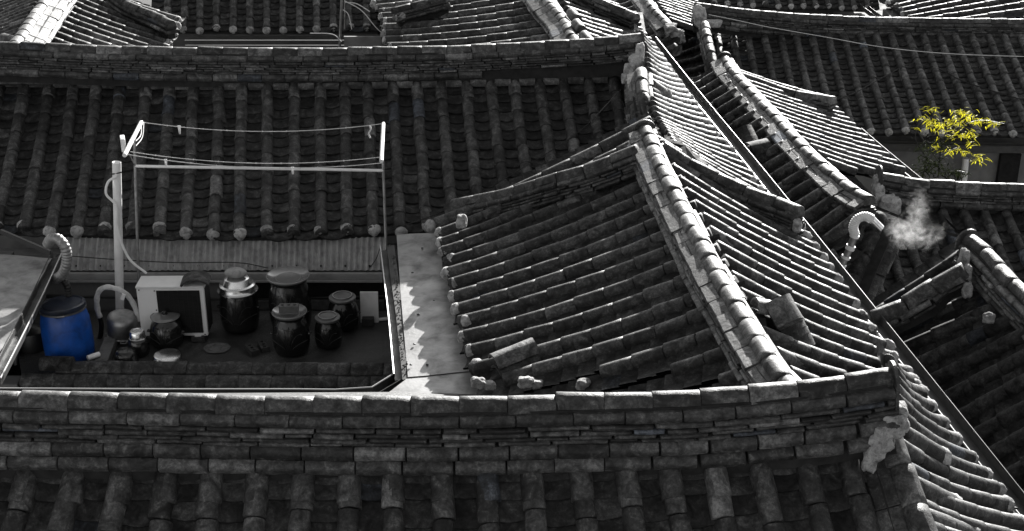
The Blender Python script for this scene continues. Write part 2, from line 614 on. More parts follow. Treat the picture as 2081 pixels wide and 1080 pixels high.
def join_pieces(name, rest, root, inv):
    vs, nf, idx, rn = [], [], [], []
    mats, midx = [], []
    k = 0
    rr = random.Random(len(rest))
    for sc, key, mtx in rest:
        me, v, faces, mat = PROTO[key]
        mm = np.array(inv @ mtx, dtype=np.float32)
        vs.append(v @ mm[:3, :3].T + mm[:3, 3])
        if mat not in mats:
            mats.append(mat)
        mi = mats.index(mat)
        for f in faces:
            nf.append(len(f))
            idx.extend([i + k for i in f])
            midx.append(mi)
        rn.append(np.full(len(v), rr.random(), dtype=np.float32))
        k += len(v)
    V = np.concatenate(vs)
    me = bpy.data.meshes.new(name)
    me.vertices.add(len(V))
    me.vertices.foreach_set('co', V.ravel())
    me.loops.add(len(idx))
    me.loops.foreach_set('vertex_index', np.array(idx, dtype=np.int32))
    me.polygons.add(len(nf))
    st = np.concatenate(([0], np.cumsum(nf)[:-1])).astype(np.int32)
    me.polygons.foreach_set('loop_start', st)
    me.polygons.foreach_set('loop_total', np.array(nf, dtype=np.int32))
    me.polygons.foreach_set('material_index', np.array(midx, dtype=np.int32))
    me.polygons.foreach_set('use_smooth', np.ones(len(nf), dtype=bool))
    for m in mats:
        me.materials.append(M[m])
    me.update(calc_edges=True)
    me.validate()
    at = me.attributes.new('rnd', 'FLOAT', 'POINT')
    at.data.foreach_set('value', np.concatenate(rn))
    me.set_sharp_from_angle(angle=math.radians(45))
    o = obj(name, me, root)
    o['kind'] = 'stuff'
    return o

def roof(H, top, bot, n=None, sag=0.05, pitch=0.30, caps=True, keep=None, pkeep=None, cov='cover', under=0.10, lift=0.0, deck=True, far=False, wob=1.0, capfrac=1.0, cmax=1.02, panpitch=0.158, jig=1.0):
    """a tiled slope between the line top (at the ridge) and bot (at the eaves); points pair up"""
    A, B = spline(top, 12), spline(bot, 12)
    N = len(A) - 1
    cum = [0.0]
    for i in range(N):
        cum.append(cum[-1] + ((A[i + 1] - A[i]).length + (B[i + 1] - B[i]).length) / 2)
    L = cum[-1]
    if n is None:
        n = max(1, round(L / pitch))
    def at(u):
        s = u * L
        if s <= 0:
            k = s / cum[1]
            return A[0] + (A[1] - A[0]) * k, B[0] + (B[1] - B[0]) * k
        for i in range(N):
            if s <= cum[i + 1] or i == N - 1:
                k = (s - cum[i]) / (cum[i + 1] - cum[i])
                return A[i] + (A[i + 1] - A[i]) * k, B[i] + (B[i + 1] - B[i]) * k
    def P(u, t):
        a, b = at(u)
        p = a.lerp(b, t)
        p.z -= sag * 4 * t * (1 - t) if t < 1 else 0
        return p
    rows = []
    for i in range(n + 1):
        for kind in (('pan',) if i == n else ('pan', 'cov')):
            u = i / n if kind == 'pan' else (i + 0.5) / n
            a, b = at(u)
            ln = (b - a).length
            if ln < 0.12:
                continue
            sc = ((at(u + .5 / n)[1] - at(u - .5 / n)[1]) - ((b - a).normalized() * (at(u + .5 / n)[1] - at(u - .5 / n)[1]).dot((b - a).normalized()))).length / 0.30
            sc = max(0.8, min(1.25, sc))
            csc = min(sc, cmax)
            step = 0.298 * min(1.1, sc) if kind == 'cov' else panpitch
            cnt = max(1, round(ln / step))
            st = ln / cnt
            ext = int(math.ceil(under / st))
            off = R.uniform(-.25, .25) * st if kind == 'cov' else R.uniform(-.3, .3) * st
            wy = R.uniform(-.012, .012) * wob
            for j in range(-ext, cnt):
                d0 = j * st + (off if j > -ext and j > 0 else 0)
                if d0 < -under:
                    d0 = -under
                t0, t1 = d0 / ln, (d0 + st) / ln
                p0, p1 = P(u, t0), P(u, t1)
                x = (p1 - p0).normalized()
                across = P(min(1, u + .3 / n), (t0 + t1) / 2) - P(max(0, u - .3 / n), (t0 + t1) / 2)
                nz = x.cross(across)
                if nz.z < 0:
                    nz = -nz
                nz.normalize()
                mid = (p0 + p1) / 2
                kf = keep if (kind == 'cov' or pkeep is None) else pkeep
                if kf is not None:
                    q = proj(mid)
                    if not kf(q[0], q[1]):
                        continue
                if kind == 'cov':
                    o = p0 + nz * (0.028 + R.uniform(-.003, .003)) + across.normalized() * wy
                    last = (j == cnt - 1)
                    xx = x + nz * (0.012 + R.uniform(-.012, .012) * wob) + across.normalized() * R.uniform(-.03, .03) * wob
                    if R.random() < .05:
                        xx = xx + across.normalized() * R.uniform(-.07, .07) * wob + nz * R.uniform(0, .03)
                    m = frame(o, xx, nz)
                    seg = (st - (off if (j == 0) else 0)) if j >= 0 else st
                    if j == 0:
                        seg = st + off
                    if last:
                        seg = st - off
                    s_ = seg / 0.300
                    m = m @ Matrix.Diagonal((s_ * 1.0, csc * R.uniform(.97, 1.04), csc * R.uniform(.96, 1.05), 1))
                    cv = 'coverp' if (cov == 'cover' and R.random() < .05) else cov
                    H.put('cover_tile', '%s%d' % (cv, R.randrange(NV if cv == 'cover' else 4)), m, far)
                    if last and caps and R.random() < capfrac:
                        e = p1 + nz * (0.028 + 0.008) + x * (-0.012)
                        H.put('plaster_cap', 'cap%d' % R.randrange(5), frame(e, x + nz * R.uniform(-.1, .1), nz) @ Matrix.Rotation(R.uniform(-.2, .2), 4, 'X') @ Matrix.Diagonal((R.uniform(.85, 1.2), csc * 1.04, csc * R.uniform(.98, 1.1), 1)), far)
                else:
                    o = p0 + nz * (-0.008 + R.uniform(-.002, .002) * jig)
                    m = frame(o, x + nz * (0.10 + R.uniform(-.012, .016) * jig) + across.normalized() * R.uniform(-.02, .02) * jig, nz)
                    m = m @ Matrix.Diagonal(((st / 0.158) * R.uniform(.98, 1.06), sc, sc, 1))
                    H.put('pan_tile', 'pan%d' % R.randrange(NV), m, far)
    if deck:
        mb = MB()
        NU, NT = max(4, n // 2), 5
        vs, fs = [], []
        for lay in (0, 1):
            for i in range(NU + 1):
                for j in range(NT + 1):
                    t = -under / 2 + j / NT * (1 + under / 2 - 0.02)
                    p = P(i / NU, t)
                    if j == NT:
                        p = P(i / NU, 0.985)
                    vs.append(p + Vector((0, 0, -0.045 - lay * 0.035)))
        w = NT + 1
        o2 = (NU + 1) * w
        for i in range(NU):
            for j in range(NT):
                a = i * w + j
                if keep is not None and pkeep is None:
                    q = proj((vs[a] + vs[a + w + 1]) / 2)
                    if not keep(q[0], q[1] + 12):
                        continue
                fs.append((a, a + 1, a + w + 1, a + w))
                fs.append((o2 + a, o2 + a + w, o2 + a + w + 1, o2 + a + 1))
            a = i * w + NT
            fs.append((a, a + w, o2 + a + w, o2 + a))
        for j in range(NT):
            for a in (j, NU * w + j):
                fs.append((a, a + 1, o2 + a + 1, o2 + a))
        mb.add(vs, fs)
        H.mesh('roof_deck', mb, 'deck', smooth=False)
    return at

FULL = (('thick', .075, .20, .34, .01), ('thin', .032, .215, .30, .02), ('thin', .030, .225, .27, .02), ('thin', .030, .23, .31, .02),
        ('thin', .028, .235, .28, .02), ('thick', .095, .25, .30, .008), ('thick', .095, .27, .30, .006))
MEDI = (('thick', .06, .17, .31, .012), ('thin', .03, .19, .27, .02), ('thin', .03, .20, .30, .02), ('thick', .07, .215, .30, .01))
LOWR = (('thick', .055, .17, .30, .012), ('thin', .03, .19, .26, .02), ('thick', .06, .21, .28, .012))

def ridge(H, pts, spec=MEDI, cover=0.300, r=1.0, pale=0.1, ext0=0.0, ext1=0.0, wmul=1.0, skip=None, tl='cover', far=False, shift=0.0, flat=0, fw=.17):
    """stacked tile ridge; pts = centre of its crest"""
    path = Path(pts)
    L = path.L
    rad = 0.070 * r
    def piece(s0, s1, drop):
        a, b = path.at(s0), path.at(s1)
        x = b - a
        if x.length < 1e-5:
            return None
        up = Vector((0, 0, 1))
        up = (up - x.normalized() * up.dot(x.normalized())).normalized()
        return a, b, x, up
    n = max(1, round((L + ext0 + ext1) / cover))
    st = (L + ext0 + ext1) / n
    for j in range(n):
        s0 = -ext0 + j * st
        a, b, x, up = piece(s0, s0 + st, 0)
        side = up.cross(x).normalized()
        o = a - up * rad + side * R.uniform(-.006, .006) + up * R.uniform(-.003, .003)
        m = frame(o, x + up * R.uniform(-.003, .006) + side * R.uniform(-.01, .01), up) @ Matrix.Diagonal((st / 0.300 * 0.998, r * R.uniform(.97, 1.04), r * R.uniform(.96, 1.03), 1))
        if tl == 'pale' or R.random() < pale:
            H.put('ridge_tile', 'coverp%d' % R.randrange(4), m, far)
        elif tl == 'new':
            H.put('ridge_tile', 'covern%d' % R.randrange(4), m, far)
        else:
            H.put('ridge_tile', 'cover%d' % R.randrange(NV), m, far)
    if flat:
        s = -ext0
        while s < L + ext1 - .1:
            ll = R.uniform(.25, .33)
            a, b, x, up = piece(s, min(s + ll, L + ext1), 0)
            side = up.cross(x).normalized()
            wv = fw * R.uniform(.92, 1.1)
            c = (a + b) / 2 - up * (rad * 1.0 + .02 + R.uniform(0, .004)) + side * flat * (rad * .75 + fw * .5 + R.uniform(-.008, .008))
            m = frame(c, x + side * R.uniform(-.008, .008) + up * R.uniform(-.002, .002), up) @ Matrix.Rotation(-flat * R.uniform(.40, .46), 4, 'X') @ Matrix.Diagonal((x.length - .006, wv, .040, 1))
            H.put('flank_tile', ('thickp%d' if R.random() < .05 or tl == 'pale' else 'thick%d') % R.randrange(5), m, far)
            s += ll
    z = rad + 0.015
    for ci, (kind, h, w, pl, jit) in enumerate(spec):
        s = -ext0 - R.uniform(0, pl)
        h *= r if r < 1 else 1
        while s < L + ext1 - 0.05:
            ll = pl * (R.uniform(.92, 1.06) if kind == 'thick' else R.uniform(.6, 1.35))
            s0, s1 = max(s, -ext0 + 0.02), min(s + ll, L + ext1 - 0.02)
            s += ll
            if s1 - s0 < 0.06:
                continue
            a, b, x, up = piece(s0, s1, 0)
            side = up.cross(x).normalized()
            c = (a + b) / 2 - up * (z + h / 2) + side * (R.uniform(-jit, jit) * .6 + shift)
            if skip is not None and skip(ci, c):
                continue
            k = ('thick' if kind == 'thick' else 'thin') + ('p' if (tl == 'pale' or R.random() < pale * (1.0 if kind == 'thick' else 1.6)) else '') + str(R.randrange(5))
            roll = 0.0
            if ci == 0 and abs(shift) > .02:
                roll = -math.copysign(.32, shift)
                c = c + up * .012
            m = frame(c, x + up * R.uniform(-.010, .010) * (1 if kind == 'thin' else .35) * x.length, up) @ Matrix.Rotation(roll, 4, 'X')
            gap = 0.004 if kind == 'thick' else R.uniform(.003, .02)
            m = m @ Matrix.Diagonal((x.length - gap, w * wmul + R.uniform(-jit, jit) * .9, h * (0.97 if kind == 'thick' else R.uniform(.72, 1.02)), 1))
            H.put('stacked_tile', k, m, far)
        z += h
    # clay core so that joints read dark and nothing shows through
    mb = MB()
    K = max(4, int(L / 0.4))
    vs, fs = [], []
    hw0, hw1 = spec[0][2] * wmul * .34, spec[-1][2] * wmul * .30
    for i in range(K + 1):
        s0 = -ext0 + 0.06 + (L + ext0 + ext1 - 0.12) * i / K
        a, b, x, up = piece(s0 - .05, s0 + .05, 0)
        side = up.cross(x).normalized()
        c = (a + b) / 2
        for (sy, zz) in ((-hw0, rad), (hw0, rad), (hw1, z + .09), (-hw1, z + .09)):
            vs.append(c + side * (sy + shift) - up * zz)
    for i in range(K):
        for k in range(4):
            a, b = i * 4 + k, i * 4 + (k + 1) % 4
            fs.append((a, b, b + 4, a + 4))
    fs += [(3, 2, 1, 0), tuple(K * 4 + k for k in range(4))]
    mb.add(vs, fs)
    H.mesh('ridge_core', mb, 'deck', smooth=False)
    return path, z

def blob(H, pts, th, name='plaster_patch', mat='plaster', seed=0.0, flat=None, res=2, amp=0.25):
    """thick irregular plaster: lumps joined along pts, radii th (remeshed by convex lumps)"""
    mb = MB()
    for i, (p, r) in enumerate(pts):
        bm = bmesh.new()
        bmesh.ops.create_icosphere(bm, subdivisions=4, radius=1.0)
        for q in bm.verts:
            c = q.co.copy()
            e = 0.62
            c = Vector([math.copysign(abs(v_) ** e, v_) for v_ in c]) * .88
            k = 1 + amp * 1.1 * noise.noise(c * 1.3 + Vector((seed + i * 3.1, 0, 0))) + amp * .4 * noise.noise(c * 3.6 + Vector((seed, i * 2.2, 0))) + amp * .22 * noise.noise(c * 10 + Vector((seed, 0, i)))
            q.co = c
            q.co = Vector((c.x * r[0] * k, c.y * r[1] * k, c.z * r[2] * k))
        bm.verts.index_update()
        mb.add([Vector(p) + q.co for q in bm.verts], [tuple(q.index for q in f.verts) for f in bm.faces])
        bm.free()
    return H.mesh(name, mb, mat, sharp=70)

def walls(H, pts, z0, z1, th=0.2, mat='wall', name='wall'):
    """one wall per side of the polyline pts (x, y)"""
    for (a, b) in zip(pts, pts[1:]):
        a, b = Vector((a[0], a[1], 0)), Vector((b[0], b[1], 0))
        d = b - a
        mb = MB()
        mb.box(((a.x + b.x) / 2, (a.y + b.y) / 2, (z0 + z1) / 2), (d.length, th, z1 - z0), rz=math.atan2(d.y, d.x))
        H.mesh(name, mb, mat, smooth=False)

def endplate(H, c, x, up, r=0.115, th=0.02, drop=0.10, mat='tile'):
    """upright end tile of a ridge: rounded plate across the ridge"""
    mb = MB()
    x = x.normalized()
    m = frame(c, x, up)
    vs, n = [], 14
    for lay in (0, 1):
        for k in range(n + 1):
            a = math.pi * k / n
            vs.append(m @ Vector((lay * th, math.cos(a) * r, math.sin(a) * r)))
        vs.append(m @ Vector((lay * th + .0, -r * .92, -drop)))
        vs.append(m @ Vector((lay * th + .0, r * .92, -drop)))
    w = n + 3
    fs = [tuple(range(w - 1, -1, -1)), tuple(range(w, 2 * w))]
    for k in range(w):
        fs.append((k, (k + 1) % w, w + (k + 1) % w, w + k))
    mb.add(vs, fs)
    H.mesh('end_tile', mb, mat, smooth=False)

def L3(lst):
    return [U(*p) for p in lst]

# ------------------------------------------------------------------ ground
mb = MB()
mb.add([(-120, -20, -1.2), (120, -20, -1.2), (120, 260, -1.2), (-120, 260, -1.2)], [(0, 1, 2, 3)])
g = mb.build('ground', 'ground')
g['kind'] = 'structure'

# ------------------------------------------------------------------ front hall (nearest ridge across the picture)
FP, FD = (0.0, 7.35), (1.0, 0.02)
def fr(px, py):
    return UP(px, py, (FP[0], FP[1], 0), FD[0], FD[1])
HF = House('tiled_house', 'nearest dark tiled hall with a long layered ridge across the bottom of the view', 'house', (0, 7.35, -1.2))
crest = [fr(x, y) for x, y in ((-260, 790), (0, 796), (300, 801), (600, 807), (900, 809), (1150, 803), (1400, 796), (1600, 779), (1740, 762), (1815, 748))]
ridge(HF, crest[::-1], FULL, pale=.16)
endplate(HF, crest[-1] + Vector((0.0, 0, -.09)), Vector((1, 0, .08)), Vector((0, 0, 1)), r=.125, drop=.24)
ftop, fbot = [], []
for x, y, sl in ((-160, 951, -.42), (75, 953, -.30), (364, 954, -.16), (665, 954, -.06), (955, 952, .05), (1230, 948, .17), (1500, 940, .25), (1770, 925, .33)):
    p = U(x, y, 4.17)
    ftop.append(p)
    fbot.append(U(x + sl * 330 * .9, y + 330, 3.52))
roof(HF, ftop, fbot, n=21, wob=1.5, sag=.02, caps=True, under=.10, cov='cover')
# descending ridge at the right end
hp = L3([(1812, 862, 4.34), (1832, 920, 4.24), (1857, 1000, 4.10), (1884, 1085, 3.97), (1916, 1190, 3.82)])
ridge(HF, hp, (('thick', .055, .26, .31, .012), ('thin', .03, .27, .27, .02), ('thick', .06, .28, .30, .01)), pale=.35, r=1.3, shift=-.07, flat=-1, fw=.16)
blob(HF, [(fr(1806, 846) + Vector((.0, -.10, 0)), (.10, .06, .09)), (fr(1782, 868) + Vector((0, -.13, 0)), (.085, .05, .10)), (fr(1768, 890) + Vector((0, -.14, 0)), (.06, .05, .08)), (fr(1756, 912) + Vector((0, -.15, 0)), (.045, .04, .08)), (fr(1824, 832) + Vector((.0, -.05, 0)), (.045, .08, .08))], 0, seed=2, amp=.32)
fb = [(-260, 0), ]
walls(HF, [(-4.2, 5.9), (2.7, 5.9), (2.9, 9.6), (-4.2, 9.9)], -1.2, 3.1)
# back slope of the front hall (turned away from the view)
mb = MB()
bk = [crest[0] + Vector((0, .05, -.5)), crest[-1] + Vector((-.45, .05, -.6)), Vector((1.5, 10.3, 2.95)), Vector((-.95, 10.45, 2.95)), Vector((-5.0, 10.4, 2.95))]
mb.add(bk + [p + Vector((0, 0, -.1)) for p in bk], [(0, 1, 2, 3, 4), (9, 8, 7, 6, 5), (0, 5, 6, 1), (1, 6, 7, 2), (2, 7, 8, 3), (3, 8, 9, 4), (4, 9, 5, 0)])
HF.mesh('back_slope', mb, 'tile', smooth=False)
# lower right-hand slope of the front hall, running down to the long gutter
rtop = [(1800, 742, 3.98), (1822, 790, 3.98), (1836, 842, 3.96), (1852, 905, 3.92), (1872, 985, 3.85), (1895, 1060, 3.8), (1930, 1150, 3.75)]
rbot = [(1835, 765, 3.45), (1876, 819, 3.44), (1934, 901, 3.42), (1990, 971, 3.40), (2047, 1040, 3.38), (2110, 1120, 3.36), (2180, 1210, 3.34)]
roof(HF, L3(rtop), L3(rbot), n=13, sag=.03, under=.25, cov='cover', panpitch=.17)
for (x, y, z, x2, y2) in ((1812, 870, 4.1, 1902, 925), (1850, 985, 4.0, 1925, 1022), (1870, 1050, 3.92, 1960, 1085)):
    a, b = U(x, y, z), U(x2, y2, z - .28)
    for k in range(2):
        q = a.lerp(b, k / 2)
        HF.put('cover_tile', 'cover%d' % k, frame(q, b - a, Vector((0, 0, 1))))
    HF.put('plaster_cap', 'cap%d' % (k + 1), frame(a.lerp(b, 1.1), b - a, Vector((0, 0, 1))) @ Matrix.Scale(1.15, 4))
HF.finish()

# ------------------------------------------------------------------ middle side wing
HW = House('tiled_house', 'lower side wing with its ridge slanting up the middle, zinc flashing along its left eaves', 'house', (1.6, 11.5, -1.2))
wt = L3([(1290, 262, 4.02), (1301, 285, 4.02), (1345, 375, 4.03), (1432, 556, 4.05), (1490, 676, 4.05), (1535, 768, 4.05), (1560, 830, 4.05)])
wb = L3([(887, 448, 3.13), (893, 476, 3.13), (910, 548, 3.13), (951, 715, 3.14), (985, 830, 3.14), (1010, 905, 3.14), (1030, 960, 3.14)])
def keepw(px, py):
    return py < 772 + max(0, (1060 - px) * .02) and (px < 975 or py < 778)
roof(HW, wt, wb, n=18, sag=.05, under=.2, keep=keepw, pkeep=lambda x, y: y < 850, cov='cover', wob=1.6)
wr = L3([(1345, 296, 4.06), (1373, 338, 4.06), (1409, 400, 4.06), (1464, 491, 4.05), (1516, 597, 4.05), (1570, 690, 4.04), (1640, 800, 4.02)])
wrb = L3([(1590, 430, 3.52), (1633, 485, 3.50), (1668, 537, 3.49), (1732, 625, 3.47), (1798, 718, 3.46), (1848, 785, 3.45), (1925, 885, 3.43)])
roof(HW, wr, wrb, n=17, sag=.03, under=.15, keep=lambda x, y: y < 790, cov='cover', wob=1.2)
wc = L3([(1312, 252, 4.34), (1330, 298, 4.33), (1362, 365, 4.32), (1402, 440, 4.31), (1450, 530, 4.31), (1500, 612, 4.31), (1548, 692, 4.32), (1590, 752, 4.33), (1640, 800, 4.34)])
ridge(HW, wc, (('thick', .05, .24, .31, .012), ('thin', .03, .25, .27, .02), ('thin', .028, .27, .30, .02), ('thick', .055, .29, .30, .012)), pale=.35, r=1.12, shift=-.03, flat=-1, fw=.11)
endplate(HW, wc[0] + Vector((0, .03, -.075)), Vector((-.1, 1, .12)), Vector((0, 0, 1)), r=.112, drop=.12)
wl = L3([(1291, 294, 4.30), (1225, 321, 4.13), (1178, 338, 4.02), (1127, 352, 3.92), (1077, 368, 3.76), (1022, 384, 3.60), (968, 396, 3.45), (917, 406, 3.34)])
ridge(HW, wl, (('thick', .055, .17, .32, .012), ('thin', .03, .18, .27, .02), ('thin', .03, .19, .25, .02), ('thin', .03, .2, .28, .02), ('thick', .05, .21, .3, .012)), pale=.06)
blob(HW, [(U(938, 450, 3.42), (.06, .06, .08))], 0, seed=5)
blob(HW, [(U(1298, 300, 4.15), (.05, .06, .14)), (U(1303, 330, 4.05), (.05, .05, .12))], 0, seed=5)
wq = L3([(1352, 288, 4.30), (1391, 316, 4.18), (1435, 338, 4.08), (1483, 363, 4.0), (1528, 383, 3.94), (1576, 399, 3.9), (1626, 419, 3.9)])
ridge(HW, wq, (('thick', .06, .17, .32, .012), ('thin', .03, .18, .27, .02), ('thin', .03, .19, .25, .02), ('thick', .06, .2, .28, .012)), pale=.1)
blob(HW, [(wq[-1] + Vector((-.02, 0, -.2)), (.05, .07, .07)), (wq[-1] + Vector((-.1, .03, -.3)), (.05, .05, .09))], 0, seed=8)
# cut rows above the front ridge: plaster lumps where the rows stop
for (x, y) in ((1068, 777), (1185, 782), (1300, 779), (972, 778)):
    blob(HW, [(U(x, y, 3.3 + (x - 950) * .0008), (.07, .05, .05)), (U(x + 22, y + 5, 3.27 + (x - 950) * .0008), (.06, .05, .04))], 0, seed=x * .1)
walls(HW, [(-.1, 10.2), (-.3, 13.5), (1.4, 13.8), (2.65, 13.2), (2.9, 10.2)], -1.2, 2.92)
# repairs: a cover tile laid across and a little heap of pan tiles
def loose(H, name, key, c, x, z=(0, 0, 1), s=1.0):
    H.put(name, key, frame(Vector(c), Vector(x), Vector(z)) @ (Matrix.Diagonal((s, s, s, 1)) if isinstance(s, (int, float)) else Matrix.Diagonal((s[0], s[1], s[2], 1))))
a, b = U(1537, 606, 4.30), U(1618, 622, 4.20)
loose(HW, 'patch_tile', 'loose_coverp', (a + b) / 2, b - a, s=(1.1, 1.25, 1.25))
for k in range(6):
    t = k / 5
    x, y, z = 1612 + 36 * t, 622 + 62 * t, 4.24 - .30 * t
    dd = U(1650, 690, 3.90) - U(1606, 612, 4.14)
    loose(HW, 'patch_tile', 'loose_pale' if k == 0 else 'loose_pan', U(x, y, z), dd + Vector((.02 * k, 0, -.05 * k)), z=(.3, 0, 1), s=(.62 if k == 0 else .42, 1.2, 1.6))
loose(HW, 'patch_tile', 'loose_pale', U(1042, 706, 3.46), U(1085, 688, 3.5) - U(1000, 722, 3.43), s=(1.15, .8, 1.1))
loose(HW, 'patch_tile', 'loose_pan', U(1046, 728, 3.38), U(1085, 705, 3.42) - U(1000, 745, 3.33), s=(1.1, .8, 1.0))
HW.finish()

# ------------------------------------------------------------------ rear hall
RPt = (0.0, 16.70)
def rr_(px, py):
    return UP(px, py, (RPt[0], RPt[1], 0), 1.0, 0.05)
HR = House('tiled_house', 'rear hall whose wide tiled slope hangs over the jar terrace', 'house', (-2, 16.7, -1.2))
rc = [rr_(x, y) for x, y in ((-220, 78), (0, 84), (190, 92), (330, 95), (520, 97), (700, 97), (870, 94), (1000, 89), (1130, 82), (1220, 77), (1306, 67))]
REARSPEC = (('thick', .075, .19, .34, .012), ('thin', .032, .20, .28, .02), ('thin', .03, .21, .27, .02), ('thin', .03, .215, .30, .02), ('thin', .028, .22, .26, .02), ('thin', .028, .225, .29, .02),
            ('thick', .09, .24, .30, .01))
def skipr(ci, c):
    return ci == 6 and 972 < proj(c)[0] < 1248
ridge(HR, rc[::-1], REARSPEC, pale=.12, skip=skipr)
mb = MB()
a, b = rr_(975, 152), rr_(1246, 148)
mb.box(((a + b) / 2) + Vector((0, -.045, 0)), ((b - a).length, .02, .115), rz=math.atan2((b - a).y, (b - a).x))
HR.mesh('ridge_gap_board', mb, 'black', smooth=False)  # black board painted as the dark hole of the missing course
rt = L3([(-112, 168, 3.87), (113, 172, 3.87), (309, 175, 3.86), (505, 177, 3.86), (709, 175, 3.86), (906, 171, 3.86), (1100, 167, 3.87), (1266, 161, 3.88)])
rb = L3([(-200, 464, 2.82), (60, 472, 2.80), (283, 478, 2.79), (500, 481, 2.78), (716, 477, 2.79), (933, 459, 2.81), (1146, 447, 2.83), (1325, 432, 2.84)])
roof(HR, rt, rb, n=28, sag=.04, wob=1.3, under=.05, cov='cover', keep=lambda x, y: not (x > 1250 + (y - 165) * .25 and y > 200))
# filler tiles between the row heads
for i in range(28):
    p = (Path(rt).at(Path(rt).L * i / 28.0))
    x = Vector((1, .05, 0))
    HR.put('filler_tile', 'thick%d' % R.randrange(5), frame(p + Vector((0, -.07, .035)), x, Vector((0, 0, 1))) @ Matrix.Diagonal((.20, .09, .085, 1)))
rd = L3([(1304, 136, 4.36), (1306, 170, 4.29), (1313, 207, 4.18), (1322, 245, 4.0), (1332, 280, 3.86)])
ridge(HR, rd, (('thick', .055, .27, .33, .012), ('thin', .03, .28, .27, .02), ('thin', .03, .28, .27, .02), ('thick', .06, .28, .3, .012)), pale=.2, r=1.15, shift=-.03, flat=-1, fw=.10)
endplate(HR, rc[-1] + Vector((0, 0, -.09)), Vector((1, 0, .1)), Vector((0, 0, 1)), r=.12, drop=.16)
blob(HR, [(UY(1301, 104, 16.42), (.06, .07, .11)), (UY(1293, 124, 16.38), (.10, .06, .10)), (UY(1280, 143, 16.34), (.08, .05, .10)), (UY(1270, 160, 16.32), (.05, .05, .07))], 0, seed=11)
blob(HR, [(U(1286, 275, 3.6), (.04, .05, .12)), (U(1290, 262, 3.65), (.05, .06, .1))], 0, seed=12)
qt = L3([(1300, 76, 4.12), (1316, 130, 4.12), (1323, 180, 4.10), (1340, 240, 4.03), (1352, 262, 4.0), (1400, 335, 3.95)])
qb = L3([(1318, 92, 3.92), (1358, 149, 3.72), (1395, 202, 3.62), (1450, 277, 3.56), (1470, 303, 3.55), (1612, 470, 3.5)])
roof(HR, qt, qb, sag=.02, under=.15, cov='cover', n=27, keep=lambda x, y: y < 300 + (x - 1350) * .62)
for (x, y, z, x2, y2) in ((1322, 172, 4.2, 1345, 188), (1322, 215, 4.1, 1348, 226)):
    a, b = U(x, y, z), U(x2, y2, z - .15)
    HR.put('cover_tile', 'cover1', frame(a, b - a, Vector((0, 0, 1))))
    HR.put('plaster_cap', 'cap2', frame(b + (b - a) * .3, b - a, Vector((0, 0, 1))) @ Matrix.Scale(1.2, 4))
# black torn tarpaulin tucked behind the wing
tp = [(1347, 262), (1362, 258), (1378, 278), (1392, 296), (1420, 318), (1440, 334), (1425, 336), (1398, 322), (1372, 305), (1352, 288)]
mb = MB()
vs = [U(x, y, 4.08 + .03 * math.sin(i * 2.3)) for i, (x, y) in enumerate(tp)]
mb.add(vs + [v - Vector((0, 0, .12)) for v in vs], [tuple(range(10)), tuple(range(19, 9, -1))] + [(k, (k + 1) % 10, 10 + (k + 1) % 10, 10 + k) for k in range(10)])
HR.mesh('flashing_sheet', mb, 'tarp', smooth=False)
walls(HR, [(-6.2, 14.42), (-3.0, 14.45), (1.2, 14.75), (2.2, 15.3), (2.2, 19.4), (-6.2, 19.4)], -1.2, 2.55, mat='wall_grey')
mb = MB()
bk = [rc[0] + Vector((0, .05, -.5)), rc[-1] + Vector((-.1, .05, -.5)), Vector((1.3, 19.6, 2.85)), Vector((-7.6, 19.3, 2.85))]
mb.add(bk + [p + Vector((0, 0, -.1)) for p in bk], [(0, 1, 2, 3), (7, 6, 5, 4), (0, 4, 5, 1), (1, 5, 6, 2), (2, 6, 7, 3), (3, 7, 4, 0)])
HR.mesh('back_slope', mb, 'tile', smooth=False)
for (x, y) in ((118, 310), (125, 322), (110, 318), (505, 268), (893, 330), (452, 375), (322, 352)):
    blob(HR, [(U(x, y, 3.33 + (280 - y) * .003), (.03, .03, .015))], 0, name='debris', mat='block', seed=x)
HR.finish()

# ------------------------------------------------------------------ right-hand houses beyond the lane
H1 = House('tiled_house', 'far right hall with a long slope behind the yellow bamboo', 'house', (6.5, 24, -1.2))
def r1(px, py):
    return UP(px, py, (4.0, 24.98, 0), 1.0, 0.02)
c1 = [r1(x, y) for x, y in ((1412, 4), (1500, 17), (1600, 26), (1700, 32), (1850, 36), (1990, 38), (2180, 38))]
ridge(H1, c1, (('thick', .07, .19, .33, .012), ('thin', .03, .2, .28, .02), ('thin', .03, .21, .27, .02), ('thin', .03, .21, .3, .02), ('thick', .08, .23, .3, .01), ('thick', .08, .24, .3, .01)), pale=.08)
roof(H1, L3([(1440, 64, 2.3), (1556, 75, 2.3), (1721, 80, 2.3), (1881, 82, 2.3), (2093, 85, 2.3)]),
     L3([(1471, 262, 1.37), (1596, 267, 1.37), (1774, 270, 1.37), (1953, 273, 1.37), (2183, 277, 1.37)]), n=20, sag=.03, under=.1)
ridge(H1, L3([(1432, 42, 2.75), (1440, 80, 2.6), (1448, 115, 2.45), (1458, 150, 2.25)]), LOWR, pale=.25, r=1.2)
blob(H1, [(r1(1420, 30) + Vector((0, -.1, 0)), (.14, .12, .22)), (r1(1438, 42) + Vector((.05, -.25, 0)), (.2, .1, .08))], 0, seed=21)
roof(H1, L3([(1418, 50, 2.35), (1440, 170, 1.9)]), L3([(1370, 72, 2.0), (1392, 175, 1.55)]), n=6, sag=.02, under=.1)
blob(H1, [(U(1352, 112, 1.7), (.35, .1, .12)), (U(1375, 128, 1.6), (.14, .1, .2)), (U(1392, 150, 1.6), (.08, .1, .2))], 0, seed=23, amp=.5)
walls(H1, [(3.2, 22.9), (9.5, 22.75), (9.5, 26.5), (3.2, 26.5), (3.2, 22.9)], -1.2, 1.3, mat='wall_grey')
H1.finish()

